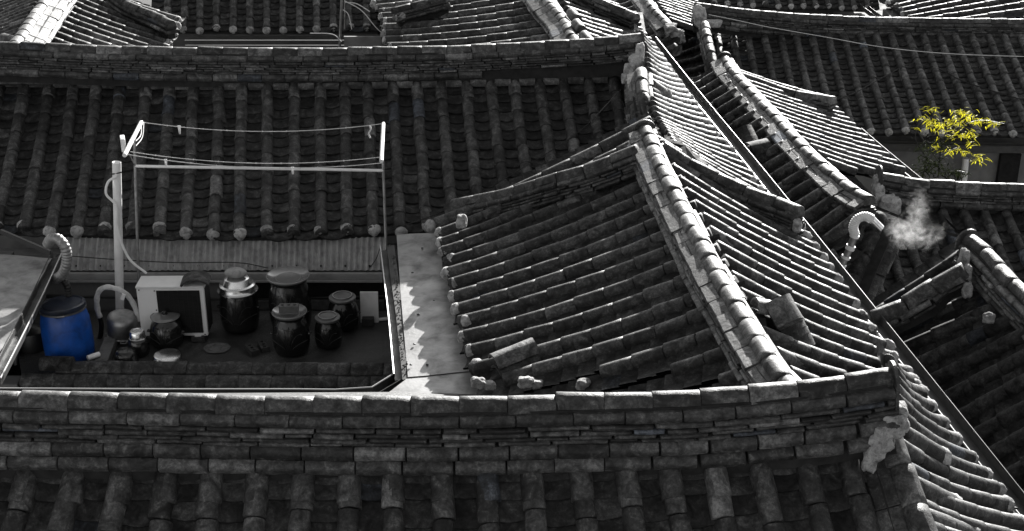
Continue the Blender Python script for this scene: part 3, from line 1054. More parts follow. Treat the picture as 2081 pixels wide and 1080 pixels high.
H2 = House('tiled_house', 'house right of the long gutter whose curved ridge runs down to the vent duct', 'house', (4.0, 16.5, -1.2))
t2 = L3([(1452, 150, 3.2), (1500, 215, 3.17), (1540, 260, 3.15), (1607, 335, 3.12), (1659, 392, 3.08), (1712, 445, 3.05), (1765, 492, 3.03)])
b2 = L3([(1350, 205, 2.78), (1402, 268, 2.75), (1440, 312, 2.72), (1502, 388, 2.7), (1555, 450, 2.67), (1610, 512, 2.65), (1665, 565, 2.63)])
roof(H2, t2, b2, sag=.02, under=.12, n=20, keep=lambda x, y: x < 1742 - (y - 430) * .33)
rt2 = L3([(1500, 150, 3.22), (1522, 173, 3.2), (1585, 239, 3.17), (1659, 310, 3.12), (1733, 371, 3.05), (1790, 415, 3.0)])
rb2 = L3([(1672, 200, 2.80), (1697, 226, 2.78), (1767, 294, 2.75), (1853, 367, 2.7), (1918, 430, 2.65), (1965, 475, 2.6)])
roof(H2, rt2, rb2, sag=.02, under=.12, n=20, caps=False, keep=lambda x, y: y < 352 + max(0, x - 1800) * .12)
c2 = L3([(1474, 112, 3.42), (1489, 139, 3.40), (1515, 167, 3.38), (1541, 196, 3.37), (1578, 233, 3.36), (1607, 267, 3.35), (1644, 304, 3.34), (1681, 337, 3.33), (1715, 366, 3.33), (1744, 386, 3.34), (1770, 398, 3.36)])
ridge(H2, c2, (('thick', .055, .28, .31, .012), ('thin', .03, .26, .27, .02), ('thin', .028, .28, .30, .02), ('thick', .055, .30, .30, .012)), pale=.22, r=1.08, shift=-.04, flat=-1, fw=.15)
endplate(H2, c2[0] + Vector((0, .05, -.08)), Vector((-.1, 1, .1)), Vector((0, 0, 1)), r=.115, drop=.15)
ridge(H2, L3([(1502, 144, 3.36), (1548, 160, 3.24), (1578, 171, 3.18), (1622, 185, 3.12), (1659, 191, 3.1), (1696, 197, 3.12)]), LOWR, pale=.15)
blob(H2, [(U(1678, 224, 2.9), (.07, .07, .09)), (U(1458, 165, 3.1), (.07, .09, .2)), (U(1455, 145, 3.15), (.08, .1, .08))], 0, seed=31)
ridge(H2, L3([(1445, 144, 3.15), (1420, 157, 3.08), (1398, 168, 3.02)]), LOWR, pale=.1)
for k, (x, y, z) in enumerate(((1512, 270, 3.2), (1518, 283, 3.16), (1545, 292, 3.2), (1548, 299, 3.16))):
    loose(H2, 'patch_tile', 'loose_dark', U(x, y, z), U(1545, 312, 3.0) - U(1515, 250, 3.2) if k < 2 else Vector((1, .35, .1)), z=(-.5, -.55, 1), s=(.8, .85, .7))  # dark tile colour stands in for the ridge's shade on this heap
walls(H2, [(3.3, 14.8), (3.2, 18.2), (4.3, 18.0), (4.5, 16.2)], -1.2, 2.5)
H2.finish()

H3 = House('tiled_house', 'low roof behind the steaming vent duct, pale plaster at its ridge end', 'house', (6, 17, -1.2))
def r3(px, py):
    return UP(px, py, (5.2, 15.6, 0), 1.0, 0.03)
c3 = [r3(x, y) for x, y in ((1788, 350), (1811, 354), (1841, 360), (1889, 366), (1989, 371), (2081, 374), (2200, 376))]
ridge(H3, c3, (('thick', .06, .19, .33, .012), ('thin', .03, .2, .28, .02), ('thin', .03, .21, .27, .02), ('thin', .03, .21, .3, .02), ('thick', .08, .23, .3, .01)), pale=.1)
endplate(H3, c3[0] + Vector((0, 0, -.08)), Vector((-1, 0, .1)), Vector((0, 0, 1)), r=.16, drop=.12)
blob(H3, [(r3(1780, 395) + Vector((0, -.1, 0)), (.09, .1, .2)), (r3(1798, 408) + Vector((0, -.2, 0)), (.14, .1, .16)), (r3(1783, 375), (.06, .08, .12))], 0, seed=41)
hipx = lambda x, y: x > 1792 - (y - 430) * .42
roof(H3, L3([(1640, 440, 2.58), (1800, 443, 2.56), (1940, 446, 2.54), (2110, 450, 2.52)]), L3([(1700, 700, 1.8), (1877, 700, 1.8), (2040, 700, 1.8), (2230, 700, 1.8)]), sag=.03, keep=hipx, n=11)
ridge(H3, L3([(1786, 428, 2.95), (1768, 478, 2.77), (1745, 530, 2.56), (1722, 590, 2.36), (1705, 640, 2.2)]), (('thick', .06, .36, .31, .012), ('thick', .06, .38, .27, .02)), pale=.0, r=1.35, tl='new', shift=.08)
walls(H3, [(4.4, 14.4), (9, 14.6), (9, 17), (4.7, 17), (4.4, 14.4)], -1.2, 1.8)
H3.finish()

H4 = House('tiled_house', 'near right house with even dark rows ending at the long gutter', 'house', (5.0, 9.5, -1.2))
k4t = [(1925, 522), (1987, 607), (2018, 648), (2080, 714), (2142, 787), (2204, 860), (2266, 930), (2400, 1085)]
k4b = [(1765, 640), (1812, 690), (1843, 728), (1906, 804), (1970, 881), (2033, 958), (2096, 1035), (2230, 1195)]
roof(H4, [U(x, y, 3.5) for x, y in k4t], [U(x, y, 2.98) for x, y in k4b], sag=.0, under=.15, cov='covern', wob=.3, jig=.3, caps=False)
c4 = L3([(1972, 474, 3.95), (2002, 497, 3.93), (2033, 533, 3.9), (2064, 566, 3.88), (2090, 590, 3.87), (2150, 650, 3.86), (2230, 730, 3.86)])
ridge(H4, c4, (('thick', .06, .22, .31, .012), ('thin', .03, .24, .27, .02), ('thin', .03, .25, .30, .02), ('thin', .03, .26, .30, .02), ('thick', .06, .28, .30, .012)), pale=.15, r=1.05)
endplate(H4, c4[0] + Vector((0, .05, -.09)), Vector((-.3, 1, .2)), Vector((0, 0, 1)), r=.112, drop=.1)
ridge(H4, L3([(1952, 534, 3.86), (1913, 552, 3.74), (1874, 586, 3.6), (1847, 602, 3.52), (1808, 622, 3.43), (1769, 636, 3.36)]), (('thick', .055, .17, .30, .012), ('thin', .03, .19, .26, .02)), pale=.2, r=1.25)
blob(H4, [(U(1958, 530, 3.8), (.05, .07, .12)), (U(1963, 562, 3.72), (.055, .07, .13)), (U(1966, 590, 3.65), (.045, .05, .08)), (U(2010, 647, 3.64), (.06, .04, .05))], 0, seed=51)
walls(H4, [(3.6, 6.2), (3.45, 11.6), (4.9, 11.9)], -1.2, 2.85)
H4.finish()

# ------------------------------------------------------------------ roofs along the top of the view
HT = House('tiled_house', 'far hall above the rear ridge, its eaves over a dark gap', 'house', (-4.8, 25, -1.2))
roof(HT, L3([(328, -75, 3.62), (555, -75, 3.62), (790, -75, 3.62)]), L3([(322, 62, 2.75), (555, 62, 2.75), (797, 62, 2.75)]), n=14, sag=.02)
walls(HT, [(-6.3, 24.4), (-2.3, 24.4), (-2.3, 28), (-6.3, 28)], -1.2, 2.7, mat='wall')
HT.finish()

H0 = House('tiled_house', 'far left roof with a broad sunlit ridge', 'house', (-6.4, 19.5, -1.2))
roof(H0, L3([(168, -30, 3.9), (152, -10, 3.9), (104, 69, 3.9), (84, 102, 3.9)]), L3([(366, 42, 3.4), (354, 67, 3.4), (330, 140, 3.4), (320, 170, 3.4)]), sag=.03, n=13, cov='cover', wob=.6)
roof(H0, L3([(95, -25, 3.95), (12, 98, 3.95)]), L3([(-160, 60, 3.3), (-250, 185, 3.3)]), sag=.03, n=14, caps=False)
c0 = L3([(118, -40, 4.28), (85, 2, 4.28), (57, 42, 4.28), (20, 96, 4.28)])
ridge(H0, c0, (('thick', .06, .30, .31, .02), ('thin', .04, .34, .27, .02), ('thick', .08, .36, .30, .012)), tl='pale', r=1.3, shift=.08, flat=1, fw=.2)
p2 = L3([(136, -4, 4.1), (105, 40, 4.1), (66, 94, 4.1)])
ridge(H0, p2, (('thick', .06, .16, .31, .02),), tl='pale', r=1.05)
ridge(H0, L3([(225, -22, 3.98), (262, 4, 3.9), (304, 20, 3.82), (350, 42, 3.78)]), (('thick', .07, .17, .3, .01), ('thick', .06, .2, .3, .01)), pale=.02)
loose(H0, 'cover_tile', 'loose_coverp', U(22, 72, 4.1), (1, -.8, 0.05), s=1.4)
walls(H0, [(-7.6, 17.9), (-5.5, 17.9), (-5.6, 20.6), (-7.6, 20.6)], -1.2, 3.1)
H0.finish()

H5 = House('tiled_house', 'upper middle roof behind the rear ridge with a bright slanting ridge', 'house', (0.0, 21, -1.2))
roof(H5, L3([(1048, -50, 3.6), (1073, 4, 3.6), (1100, 52, 3.6), (1130, 105, 3.6)]), L3([(765, 8, 3.2), (775, 43, 3.2), (785, 85, 3.2), (800, 140, 3.2)]), sag=.04, n=11, wob=.8)
roof(H5, L3([(1125, -40, 3.7), (1155, 20, 3.66), (1190, 92, 3.6)]), L3([(1250, 14, 3.2), (1296, 62, 3.15), (1360, 140, 3.1)]), sag=.02, n=13, caps=False)
c5 = L3([(1085, -40, 3.98), (1118, 4, 3.96), (1140, 27, 3.94), (1158, 54, 3.93), (1176, 92, 3.92)])
ridge(H5, c5, (('thick', .06, .34, .31, .02), ('thin', .04, .36, .27, .02), ('thick', .07, .42, .30, .012)), pale=.6, r=1.3, flat=-1, fw=.18)
ridge(H5, L3([(1175, -26, 3.9), (1219, -3, 3.74), (1262, 14, 3.62), (1296, 28, 3.58)]), LOWR, pale=.1)
ridge(H5, L3([(910, -14, 3.75), (850, 2, 3.66), (797, 16, 3.6)]), LOWR, pale=.1)
blob(H5, [(U(814, 34, 3.45), (.1, .08, .09)), (U(1274, 50, 3.35), (.05, .06, .08))], 0, seed=61)
for k, (x, y) in enumerate(((1160, 26), (1170, 48), (1186, 72))):
    HL = U(x, y, 3.95)
    loose(H5, 'cover_tile', 'cover%d' % k, HL, (.25, -1, -.1), s=1.1)
walls(H5, [(-1.9, 19.8), (-2.0, 24), (2.2, 24), (2.0, 19.8)], -1.2, 3.0)
H5.finish()

H6 = House('tiled_house', 'small far roof whose ridge ends in broken plaster', 'house', (2.2, 25, -1.2))
roof(H6, L3([(1285, -30, 2.5), (1318, 22, 2.5), (1355, 78, 2.45), (1372, 110, 2.4)]), L3([(1205, 0, 2.1), (1238, 52, 2.1), (1290, 112, 2.05), (1312, 142, 2.0)]), sag=.0, n=12, caps=False)
roof(H6, L3([(1310, -28, 2.5), (1340, 14, 2.5), (1370, 52, 2.45)]), L3([(1412, 8, 2.1), (1450, 52, 2.1), (1486, 96, 2.1)]), sag=.0, n=11, caps=False)
ridge(H6, L3([(1298, -28, 2.85), (1318, 0, 2.83), (1328, 14, 2.82), (1343, 29, 2.8), (1358, 47, 2.78)]), (('thick', .06, .28, .31, .02), ('thin', .04, .3, .27, .02), ('thick', .06, .32, .30, .012)), pale=.4, r=1.2, flat=-1, fw=.14)
blob(H6, [(U(1362, 58, 2.7), (.13, .14, .08)), (U(1375, 68, 2.6), (.12, .1, .08)), (U(1384, 76, 2.5), (.07, .1, .1)), (U(1350, 80, 2.45), (.07, .08, .1)), (U(1362, 72, 2.55), (.1, .08, .06))], 0, seed=63, amp=.5)
walls(H6, [(1.6, 23.5), (1.6, 27), (3.6, 27), (3.4, 23.0)], -1.2, 1.9)
H6.finish()

H7 = House('tiled_house', 'farthest roof beyond the far right ridge, rows of eave caps showing', 'house', (6.5, 31, -1.2))
roof(H7, L3([(1420, -70, 1.85), (1590, -65, 1.85), (1760, -60, 1.85)]), L3([(1440, 12, 1.2), (1610, 16, 1.2), (1775, 20, 1.2)]), n=13, sag=.0)
walls(H7, [(4.4, 31.0), (8.1, 31.0), (8.1, 34), (4.4, 34)], -1.2, 1.1)
H7.finish()
H8 = House('tiled_house', 'upper right corner roof of sunlit slanting rows', 'house', (10.5, 29, -1.2))
roof(H8, L3([(2080, -90, 2.2), (2105, -60, 2.2), (2190, 20, 2.2)]), L3([(1775, -12, 1.6), (1812, 14, 1.6), (1870, 62, 1.6)]), n=9, sag=.0, caps=True)
walls(H8, [(8.4, 27.8), (8.4, 30.5), (12.5, 30.5), (12.5, 27.8)], -1.2, 1.5)
H8.finish()

# ------------------------------------------------------------------ jar terrace
TZ = 2.0
def thing(name, label, cat, loc, group=None, rz=0.0):
    return empty(name, loc, label, cat, group, Matrix.Translation(loc) @ Matrix.Rotation(rz, 4, 'Z'))
def one(mb, name, mat, label, cat, loc, group=None, **kw):
    o = mb.build(name, mat, None, local=Matrix.Translation(loc), **kw)
    o['label'], o['category'] = label, cat
    if group:
        o['group'] = group
    return o

mb = MB()
P1, P2, P3, P4 = U(46, 772, TZ), U(800, 775, TZ), U(792, 632, TZ), U(20, 632, TZ)
base = [P4, P1, P2, P3]
NX, NY = 60, 24
vs, fs = [], []
for i in range(NX + 1):
    for j in range(NY + 1):
        a, b = P1.lerp(P2, i / NX), P4.lerp(P3, i / NX)
        p = a.lerp(b, j / NY)
        p.z += 0.006 * noise.noise(p * 2.3) + 0.003 * noise.noise(p * 9)
        vs.append(p)
for i in range(NX):
    for j in range(NY):
        a = i * (NY + 1) + j
        fs.append((a, a + NY + 1, a + NY + 2, a + 1))
mb.add(vs, fs)
mb.box(((P1.x + P2.x) / 2, (P1.y + P3.y) / 2, .38), ((P2.x - P1.x) * .995, (P3.y - P1.y) * .99, 3.15))
m, nt, b = new_mat('damp_terrace_concrete')
r_, vec = rnd_coord(nt)
n1 = nnoise(nt, vec, 1.6, 6, 0.65, 0.8)
n2 = nnoise(nt, vec, 60, 4, 0.7)
c = nramp(nt, n1, [(0.3, 0.016), (0.48, 0.035), (0.62, 0.075), (0.8, 0.10)])
c = nmix(nt, 1.0, c, nramp(nt, n2, [(0.35, 0.5), (0.6, 1.3), (0.7, 2.2)]), 'MULTIPLY')
nt.links.new(c, b.inputs['Base Color'])
nt.links.new(nramp(nt, n1, [(0.35, 0.45), (0.6, 0.9)]), b.inputs['Roughness'])
nbump(nt, b, nmath(nt, 'ADD', n1, n2), 0.4, 0.008)
M['damp'] = m
ter = mb.build('terrace_floor', 'damp', smooth=False)
ter['kind'] = 'structure'
# dried ring left by a jar
mb = MB()
c = U(441, 709, TZ)
vs = []
for k in range(30):
    a = 2 * math.pi * k / 30
    rr = .125 * (1 + .16 * noise.noise(Vector((math.cos(a) * 2, math.sin(a) * 2, 4))))
    vs.append(c + Vector((math.cos(a) * rr * 1.15, math.sin(a) * rr, .012)))
mb.add(vs, [tuple(range(30))])
M['ring'] = plain('dry_lime_stain', 0.12, 0.95, var=0.7, scale=16, bump=.3)
o = mb.build('dry_stain', 'ring', smooth=False)
o['kind'] = 'structure'

# corrugated skirt under the eaves and the beam below it
WY = 14.10
S = thing('corrugated_skirt', 'weathered corrugated sheet under the eaves behind the jars', 'corrugated sheet', (-2.8, 14.3, 2.3))
xs0, xs1 = UY(128, 540, 14.2).x, UY(778, 540, 14.2).x
npan = 3
for q in range(npan):
    mb = MB()
    a_, b_ = xs0 + (xs1 - xs0) * q / npan, xs0 + (xs1 - xs0) * (q + 1) / npan + .03
    n = int((b_ - a_) / 0.0125)
    vs, fs = [], []
    for i in range(n + 1):
        x = a_ + (b_ - a_) * i / n
        o_ = 0.019 * math.cos(2 * math.pi * x / 0.068)
        for j in range(3):
            t = j / 2
            yy = 14.17 + .25 * t + .004 * noise.noise(Vector((x * 3, t, q))) + (q % 2) * .006
            zz = 2.43 + .30 * t
            vs.append(Vector((x, yy - o_ * .8, zz + o_ * .6 + (0.008 * noise.noise(Vector((x * 20, 0, q))) if j == 0 else 0))))
    for i in range(n):
        for j in range(2):
            k = i * 3 + j
            fs.append((k, k + 3, k + 4, k + 1))
    mb.add(vs, fs)
    mb.build('sheet', 'asbestos', S)
for i in range(13):
    x = xs0 + .15 + (xs1 - xs0 - .3) * i / 12
    mb = MB().lathe([(0.0, .010), (.013, .006), (.013, 0)], mtx=Matrix.Translation((x, 14.205, 2.47)) @ Matrix.Rotation(math.radians(60), 4, 'X'), n=8)
    mb.build('screw', 'black', S)
W = thing('courtyard_wall', 'pale wall strip and beam behind the jars', 'wall', (-2.8, WY, 2.0))
xw1 = UY(779, 600, WY).x
xw0 = UY(30, 600, WY).x
MB().box(((xw0 + xw1) / 2, WY + .02, 2.385), (xw1 - xw0, .06, .075), bev=.006).build('beam', 'beam', W)
MB().box(((xw0 + xw1) / 2, WY + .0, 2.338), (xw1 - xw0, .08, .018)).build('beam_lip', 'beam', W)
xm = UY(492, 600, WY).x
MB().box(((xw0 + xm) / 2, WY + .06, 2.14), (xm - xw0, .05, .39)).build('wall_panel', 'wall_grey', W)
MB().box(((xm + xw1) / 2, WY + .09, 2.14), (xw1 - xm, .05, .39)).build('opening_dark_board', 'black', W)  # black board painted as the dark inside of the opening
MB().box(((xm + xw1) / 2 + .0, WY + .04, 2.02), (xw1 - xm, .06, .10)).build('sill', 'block', W)
MB().tube([UY(95, 604, WY - .02), UY(260, 606, WY - .02), UY(480, 610, WY - .02), UY(780, 602, WY - .02)], .011, 6).build('service_pipe', 'rubber', W)
MB().tube([UY(70, 590, WY - .1), UY(68, 640, WY - .1), UY(72, 680, WY - .1)], .045, 8).build('drain_pipe', 'wall_grey', W)
mb = MB()
wp = [UY(x, y, WY - .03) for x, y in ((105, 517), (160, 522), (240, 528), (360, 534), (480, 534), (545, 545))]
mb.tube(spline(wp, 6), .006, 5)
one(mb, 'cable', 'wire', 'black cable sagging along the corrugated sheet', 'cable', wp[0])
wp = [UY(x, y, 14.2) for x, y in ((772, 505), (765, 525), (755, 540), (745, 552), (745, 562))]
one(MB().tube(spline(wp, 5), .005, 5), 'cable', 'wire', 'short black cable hanging at the right end of the corrugated sheet', 'cable', wp[0])

# parapet of laid tiles along the terrace front
PP = House('tile_parapet', 'low parapet of laid roof tiles along the terrace front', 'parapet', (-2.5, 12.5, 1.9))
a0, a1 = U(52, 752, 2.05), U(800, 758, 2.05)
d_ = (a1 - a0)
n = 11
for row, (zz, yy, sh) in enumerate(((2.075, 0.0, 0.0), (2.0, -.14, -.12))):
    for i in range(n + 1):
        t0 = (i + sh * 3) / (n + .3)
        p = a0.lerp(a1, max(0, t0)) + Vector((0, yy, zz - 2.05 + R.uniform(-.004, .004)))
        if row == 0 and i == 0:
            continue
        PP.put('parapet_tile', 'cover%d' % R.randrange(NV), frame(p, d_ + Vector((0, R.uniform(-.02, .02), R.uniform(-.01, .01))) * d_.length * .3, Vector((0, -.45, 1))) @ Matrix.Diagonal((d_.length / (n + .3) / .300, 1.25, .9, 1)))
for i in range(9):
    p = a0.lerp(a1, (i + .8) / 9.6) + Vector((0, -.16, -.12))
    PP.put('stacked_tile', 'thin%d' % R.randrange(5), frame(p, d_, Vector((0, 0, 1))) @ Matrix.Diagonal((.4, .16, .025, 1)))
q0, q1 = U(84, 738, 2.13), U(148, 740, 2.13)
PP.put('parapet_tile', 'covern1', frame(q0, q1 - q0, Vector((0, -.3, 1))) @ Matrix.Diagonal(((q1 - q0).length / .3, 1.15, 1.1, 1)))
mb = MB()
mb.box(((a0.x + a1.x) / 2, a0.y - .10, 1.6), ((a1.x - a0.x), .16, .62))
PP.mesh('wall', mb, 'wall', smooth=False)
w0, w1 = U(-60, 765, 2.0), U(46, 765, 2.0)
mb = MB().box(((w0.x + w1.x) / 2, w0.y - .08, 1.6), ((w1.x - w0.x), .2, .8), bev=.01)
PP.mesh('end_wall', mb, 'wall_grey', smooth=False)
PP.finish()

# ------------------------------------------------------------------ gutters and flashing
def gutter(label, pts, w=.13, h=.07, rim='rim_metal', group=None, side=1, dirt=0):
    path = Path(pts, 6)
    root = thing('gutter', label, 'gutter', pts[0], group)
    prof = [(-w / 2, 0.0), (-w / 2, -h), (w / 2, -h), (w / 2, 0.0), (w / 2 - .005, 0.0), (w / 2 - .005, -h + .005), (-w / 2 + .005, -h + .005), (-w / 2 + .005, 0.0)]
    vs, fs, cr = [], [], []
    n = max(2, int(path.L / .35))
    for i in range(n + 1):
        p = path.at(path.L * i / n)
        x = path.at(path.L * i / n + .1) - path.at(path.L * i / n - .1)
        s = Vector((0, 0, 1)).cross(x).normalized()
        for (a, b) in prof:
            vs.append(p + s * a + Vector((0, 0, b)))
        cr.append((p + s * (w / 2 + .002), p - s * (w / 2 + .002)))
    w_ = len(prof)
    for i in range(n):
        for k in range(w_):
            a, b = i * w_ + k, i * w_ + (k + 1) % w_
            fs.append((a, b, b + w_, a + w_))
    MB().add(vs, fs).build('channel', 'dark_metal', root, smooth=False)
    for k in (0, 1):
        MB().tube([c[k] + Vector((0, 0, .004)) for c in cr], .008 if k == side else .005, 5).build('rim', rim if k == side else 'dark_metal', root)
    return root
gl = L3([(1322, 76, 3.85), (1402, 178, 3.58), (1500, 298, 3.47), (1563, 376, 3.43), (1640, 473, 3.40), (1700, 549, 3.38), (1800, 676, 3.35), (1900, 802, 3.32), (2000, 929, 3.30), (2090, 1043, 3.28), (2180, 1155, 3.27)])
gutter('long gutter running diagonally down the right side of the roofs', gl, w=.15, h=.08, side=1)
rg = L3([(782, 498, 2.9), (790, 560, 2.9), (800, 640, 2.9), (812, 760, 2.9)])
gutter('gutter right of the jar terrace beside the zinc sheet', rg, w=.10, h=.07, side=1)
gutter('gutter closing the terrace opening just above the front ridge', L3([(-80, 797, 2.9), (300, 799, 2.9), (560, 799, 2.9), (748, 797, 2.9), (812, 764, 2.88)]), w=.12, h=.08, side=0)
gutter('slanting gutter left of the blue barrel', L3([(116, 512, 2.82), (80, 590, 2.82), (35, 680, 2.82), (-12, 770, 2.82)]), w=.11, h=.07, side=0)
gutter('black gutter under the eaves behind the yellow bamboo', L3([(1788, 291, 1.22), (1930, 294, 1.22), (2200, 297, 1.22)]), w=.14, h=.12, rim='dark_metal')
gutter('gutter end between the middle right roofs', L3([(1742, 262, 2.72), (1800, 312, 2.72), (1868, 368, 2.7)]), w=.12, h=.08, rim='rim_metal')
gutter('gutter end below the upper right corner roof', L3([(1748, 4, 1.3), (1768, 20, 1.3), (1790, 36, 1.3)]), w=.14, h=.1, rim='dark_metal')

Z = thing('zinc_flashing', 'pale zinc sheet in scalloped shadow left of the wing roof', 'metal sheet', U(860, 640, 2.9))
edges = [((806, 478), (935, 470)), ((815, 607), (975, 590)), ((829, 768), (1010, 752)), ((770, 812), (1010, 812))]
for i in range(3):
    (l0, r0), (l1, r1_) = edges[i], edges[i + 1]
    mb = MB()
    A_, B_, C_, D_ = U(*l0, 2.92), U(*r0, 2.97), U(*r1_, 2.97), U(*l1, 2.92)
    nx, ny = 24, 24
    vs, fs = [], []
    for a in range(nx + 1):
        for b_ in range(ny + 1):
            p = A_.lerp(B_, a / nx).lerp(D_.lerp(C_, a / nx), b_ / ny)
            p.z += .010 * noise.noise(p * 2.6) + .007 * math.sin(p.y * 13 + p.x * 3) * (a / nx) + (.008 if i % 2 else 0)
            vs.append(p)
    for a in range(nx):
        for b_ in range(ny):
            k = a * (ny + 1) + b_
            fs.append((k, k + ny + 1, k + ny + 2, k + 1))
    mb.add(vs, fs)
    mb.build('sheet', 'zinc', Z, sharp=None)
for (x, y) in ((838, 555), (850, 640), (842, 700), (868, 742), (835, 742), (882, 612), (858, 505)):
    q_ = U(x, y, 2.945)
    MB().lathe([(.014, 0), (.011, .008), (0, .011)], q_, n=8).build('rivet', 'rubber', Z)
mb = MB()
tr_ = [U(x, y, 2.91) for x, y in ((793, 500), (800, 560), (812, 640), (826, 772))]
vs = []
for p in tr_:
    vs += [p + Vector((-.035, 0, 0)), p + Vector((.045, 0, .012))]
mb.add(vs, [(0, 1, 3, 2), (2, 3, 5, 4), (4, 5, 7, 6)])
mb.build('dirty_channel', 'concrete', Z, smooth=False)
for k in range(26):
    y = 520 + k * 9.5 + R.uniform(-4, 4)
    p = U(800 + (y - 520) * .095 + R.uniform(-3, 3), y, 2.92)
    blob_ = MB()
    for q in range(3):
        pp = p + Vector((R.uniform(-.02, .02), R.uniform(-.03, .03), .005))
        s = R.uniform(.006, .016)
        blob_.add([pp + Vector(v) * s for v in ((1, 0, 0), (-.6, .9, 0), (-.5, -.9, 0), (0, 0, 1.2))], [(0, 1, 3), (1, 2, 3), (2, 0, 3), (0, 2, 1)])
    if k == 0:
        acc = MB()
    acc.add(blob_.v, blob_.f)
acc.build('debris', 'clay_rope', Z, smooth=False)['kind'] = 'stuff'

T = thing('tin_roof', 'corner of a low zinc roof at the left edge above the gutter', 'metal roof', U(30, 560, 2.95))
mb = MB()
A_, B_, C_, D_ = U(-160, 505, 2.86), U(106, 524, 2.82), U(-10, 735, 2.82), U(-260, 700, 2.86)
nx, ny = 30, 60
vs, fs = [], []
for a in range(nx + 1):
    for b_ in range(ny + 1):
        p = A_.lerp(B_, a / nx).lerp(D_.lerp(C_, a / nx), b_ / ny)
        p.z += .006 * math.sin(p.y * 15.0) + .010 * noise.noise(p * 3)
        vs.append(p)
for a in range(nx):
    for b_ in range(ny):
        k = a * (ny + 1) + b_
        fs.append((k, k + ny + 1, k + ny + 2, k + 1))
mb.add(vs, fs)
mb.build('sheet', 'zinc', T, sharp=None)
MB().box((0, 0, 0), (.62, .03, .05), mtx=frame(U(52, 492, 3.0), U(88, 508, 2.94) - U(18, 478, 3.06), Vector((0, 0, 1)))).build('top_strip', 'dark_metal', T)
MB().tube([U(112, 520, 2.72), U(72, 610, 2.72), U(30, 700, 2.72)], .03, 8).build('edge_pipe', 'rubber', T)
MB().box((U(40, 700, 2).x - .55, 13.2, .7), (.5, 2.0, 3.9)).build('wall', 'wall', T, smooth=False)
MB().tube([U(32, 660, 2.3), U(33, 742, 1.9)], .05, 10).build('down_pipe', 'rubber', T)

# wall face behind the barrel corner (left part)
mb = MB()

# ------------------------------------------------------------------ clothes rack and poles
CR = thing('clothes_rack', 'white metal clothes drying rack standing over the terrace', 'clothes rack', U(284, 645, 2.0))
zt = 3.92
ln_, lf_ = U(253, 316, zt), U(287, 249, zt)
rn_, rf_ = U(775, 328, zt), U(779, 252, zt)
MB().tube([ln_, lf_], .024, 10).build('crossbar', 'white_paint', CR)
MB().tube([rn_, rf_], .022, 10).build('crossbar', 'white_paint', CR)
lm, rm = U(273, 284, zt), U(777, 292, zt)
pl = U(284, 645, 2.0)
pr = U(790, 650, 2.0)
MB().tube([pl, lm], .017, 8).build('pole', 'galv', CR)
MB().tube([pr, rm], .016, 8).build('pole', 'galv', CR)
def on(p0, p1, py):
    lo, hi = 0.0, 1.0
    for _ in range(30):
        m_ = (lo + hi) / 2
        if proj(p0.lerp(p1, m_))[1] > py:
            lo = m_
        else:
            hi = m_
    return p0.lerp(p1, lo)
MB().tube([on(pl, lm, 338), on(pr, rm, 347)], .017, 8).build('rail', 'white_paint', CR)
MB().tube([on(pl, lm, 338), ln_.lerp(lf_, .15)], .008, 6).build('brace', 'galv', CR)
for (a, b_) in ((lf_, on(pl, lm, 290)), (lf_ + Vector((.03, 0, 0)), on(pl, lm, 300))):
    MB().tube(spline([a, (a + b_) / 2 + Vector((.03, 0, -.03)), b_], 6), .005, 5).build('tie', 'string', CR)
pb = U(250, 292, 3.9)
MB().box((0, 0, 0), (.05, .16, .15), mtx=Matrix.Translation(pb) @ Matrix.Rotation(.3, 4, 'Z'), bev=.01).build('bracket_box', 'white_paint', CR)
def line_(label, a, b_, sag, r=.005, knots=7):
    root = thing('clothesline', label, 'clothesline', a)
    pts = [a.lerp(b_, i / 20) + Vector((0, 0, -sag * 4 * (i / 20) * (1 - i / 20))) for i in range(21)]
    MB().tube(pts, r, 5).build('cord', 'string', root)
    for k in range(1, knots + 1):
        i = k * 20 // (knots + 1)
        MB().lathe([(0, -.011), (.011, 0), (0, .011)], pts[i], n=6).build('knot', 'string', root)
    return pts
la = line_('upper clothesline sagging between the far ends of the rack', lf_ + Vector((.02, 0, 0)), rf_ + Vector((-.02, 0, 0)), .10)
lb = line_('lower clothesline of the pair, just above the white rail', ln_ + Vector((.03, 0, .01)), rn_ + Vector((0, 0, -.02)), .10)
lc = line_('upper clothesline of the lower pair above the white rail', ln_ + Vector((.05, .06, .02)), rn_ + Vector((0, .05, .03)), .10, r=.004)
def peg(label, p, s=1.0):
    root = thing('clothes_peg', label, 'clothes peg', p, 'clothes pegs on the drying rack')
    for k in (-1, 1):
        MB().box((0, 0, -.035 * s), (.014 * s, .011, .10 * s), mtx=Matrix.Translation(p) @ Matrix.Rotation(k * .09, 4, 'Y') @ Matrix.Translation((k * .009, 0, 0)), bev=.002).build('peg_half', 'white_paint', root)
def near_x(pts, px):
    return min(pts, key=lambda p: abs(proj(p)[0] - px))
peg('clothes peg hanging on the upper line near its left end', near_x(la, 373))
peg('clothes peg on the lower line near its left end', near_x(lb, 342), .8)
peg('clothes peg on the lower line right of the middle', near_x(lb, 604), .8)
pz = near_x(la, 757)
one(MB().tube(spline([pz, pz + Vector((.01, 0, -.05)), pz + Vector((-.015, 0, -.10)), pz + Vector((.0, 0, -.15))], 5), .011, 6), 'knotted_rope', 'string', 'knotted rope end dangling near the right end of the upper line', 'rope', pz)

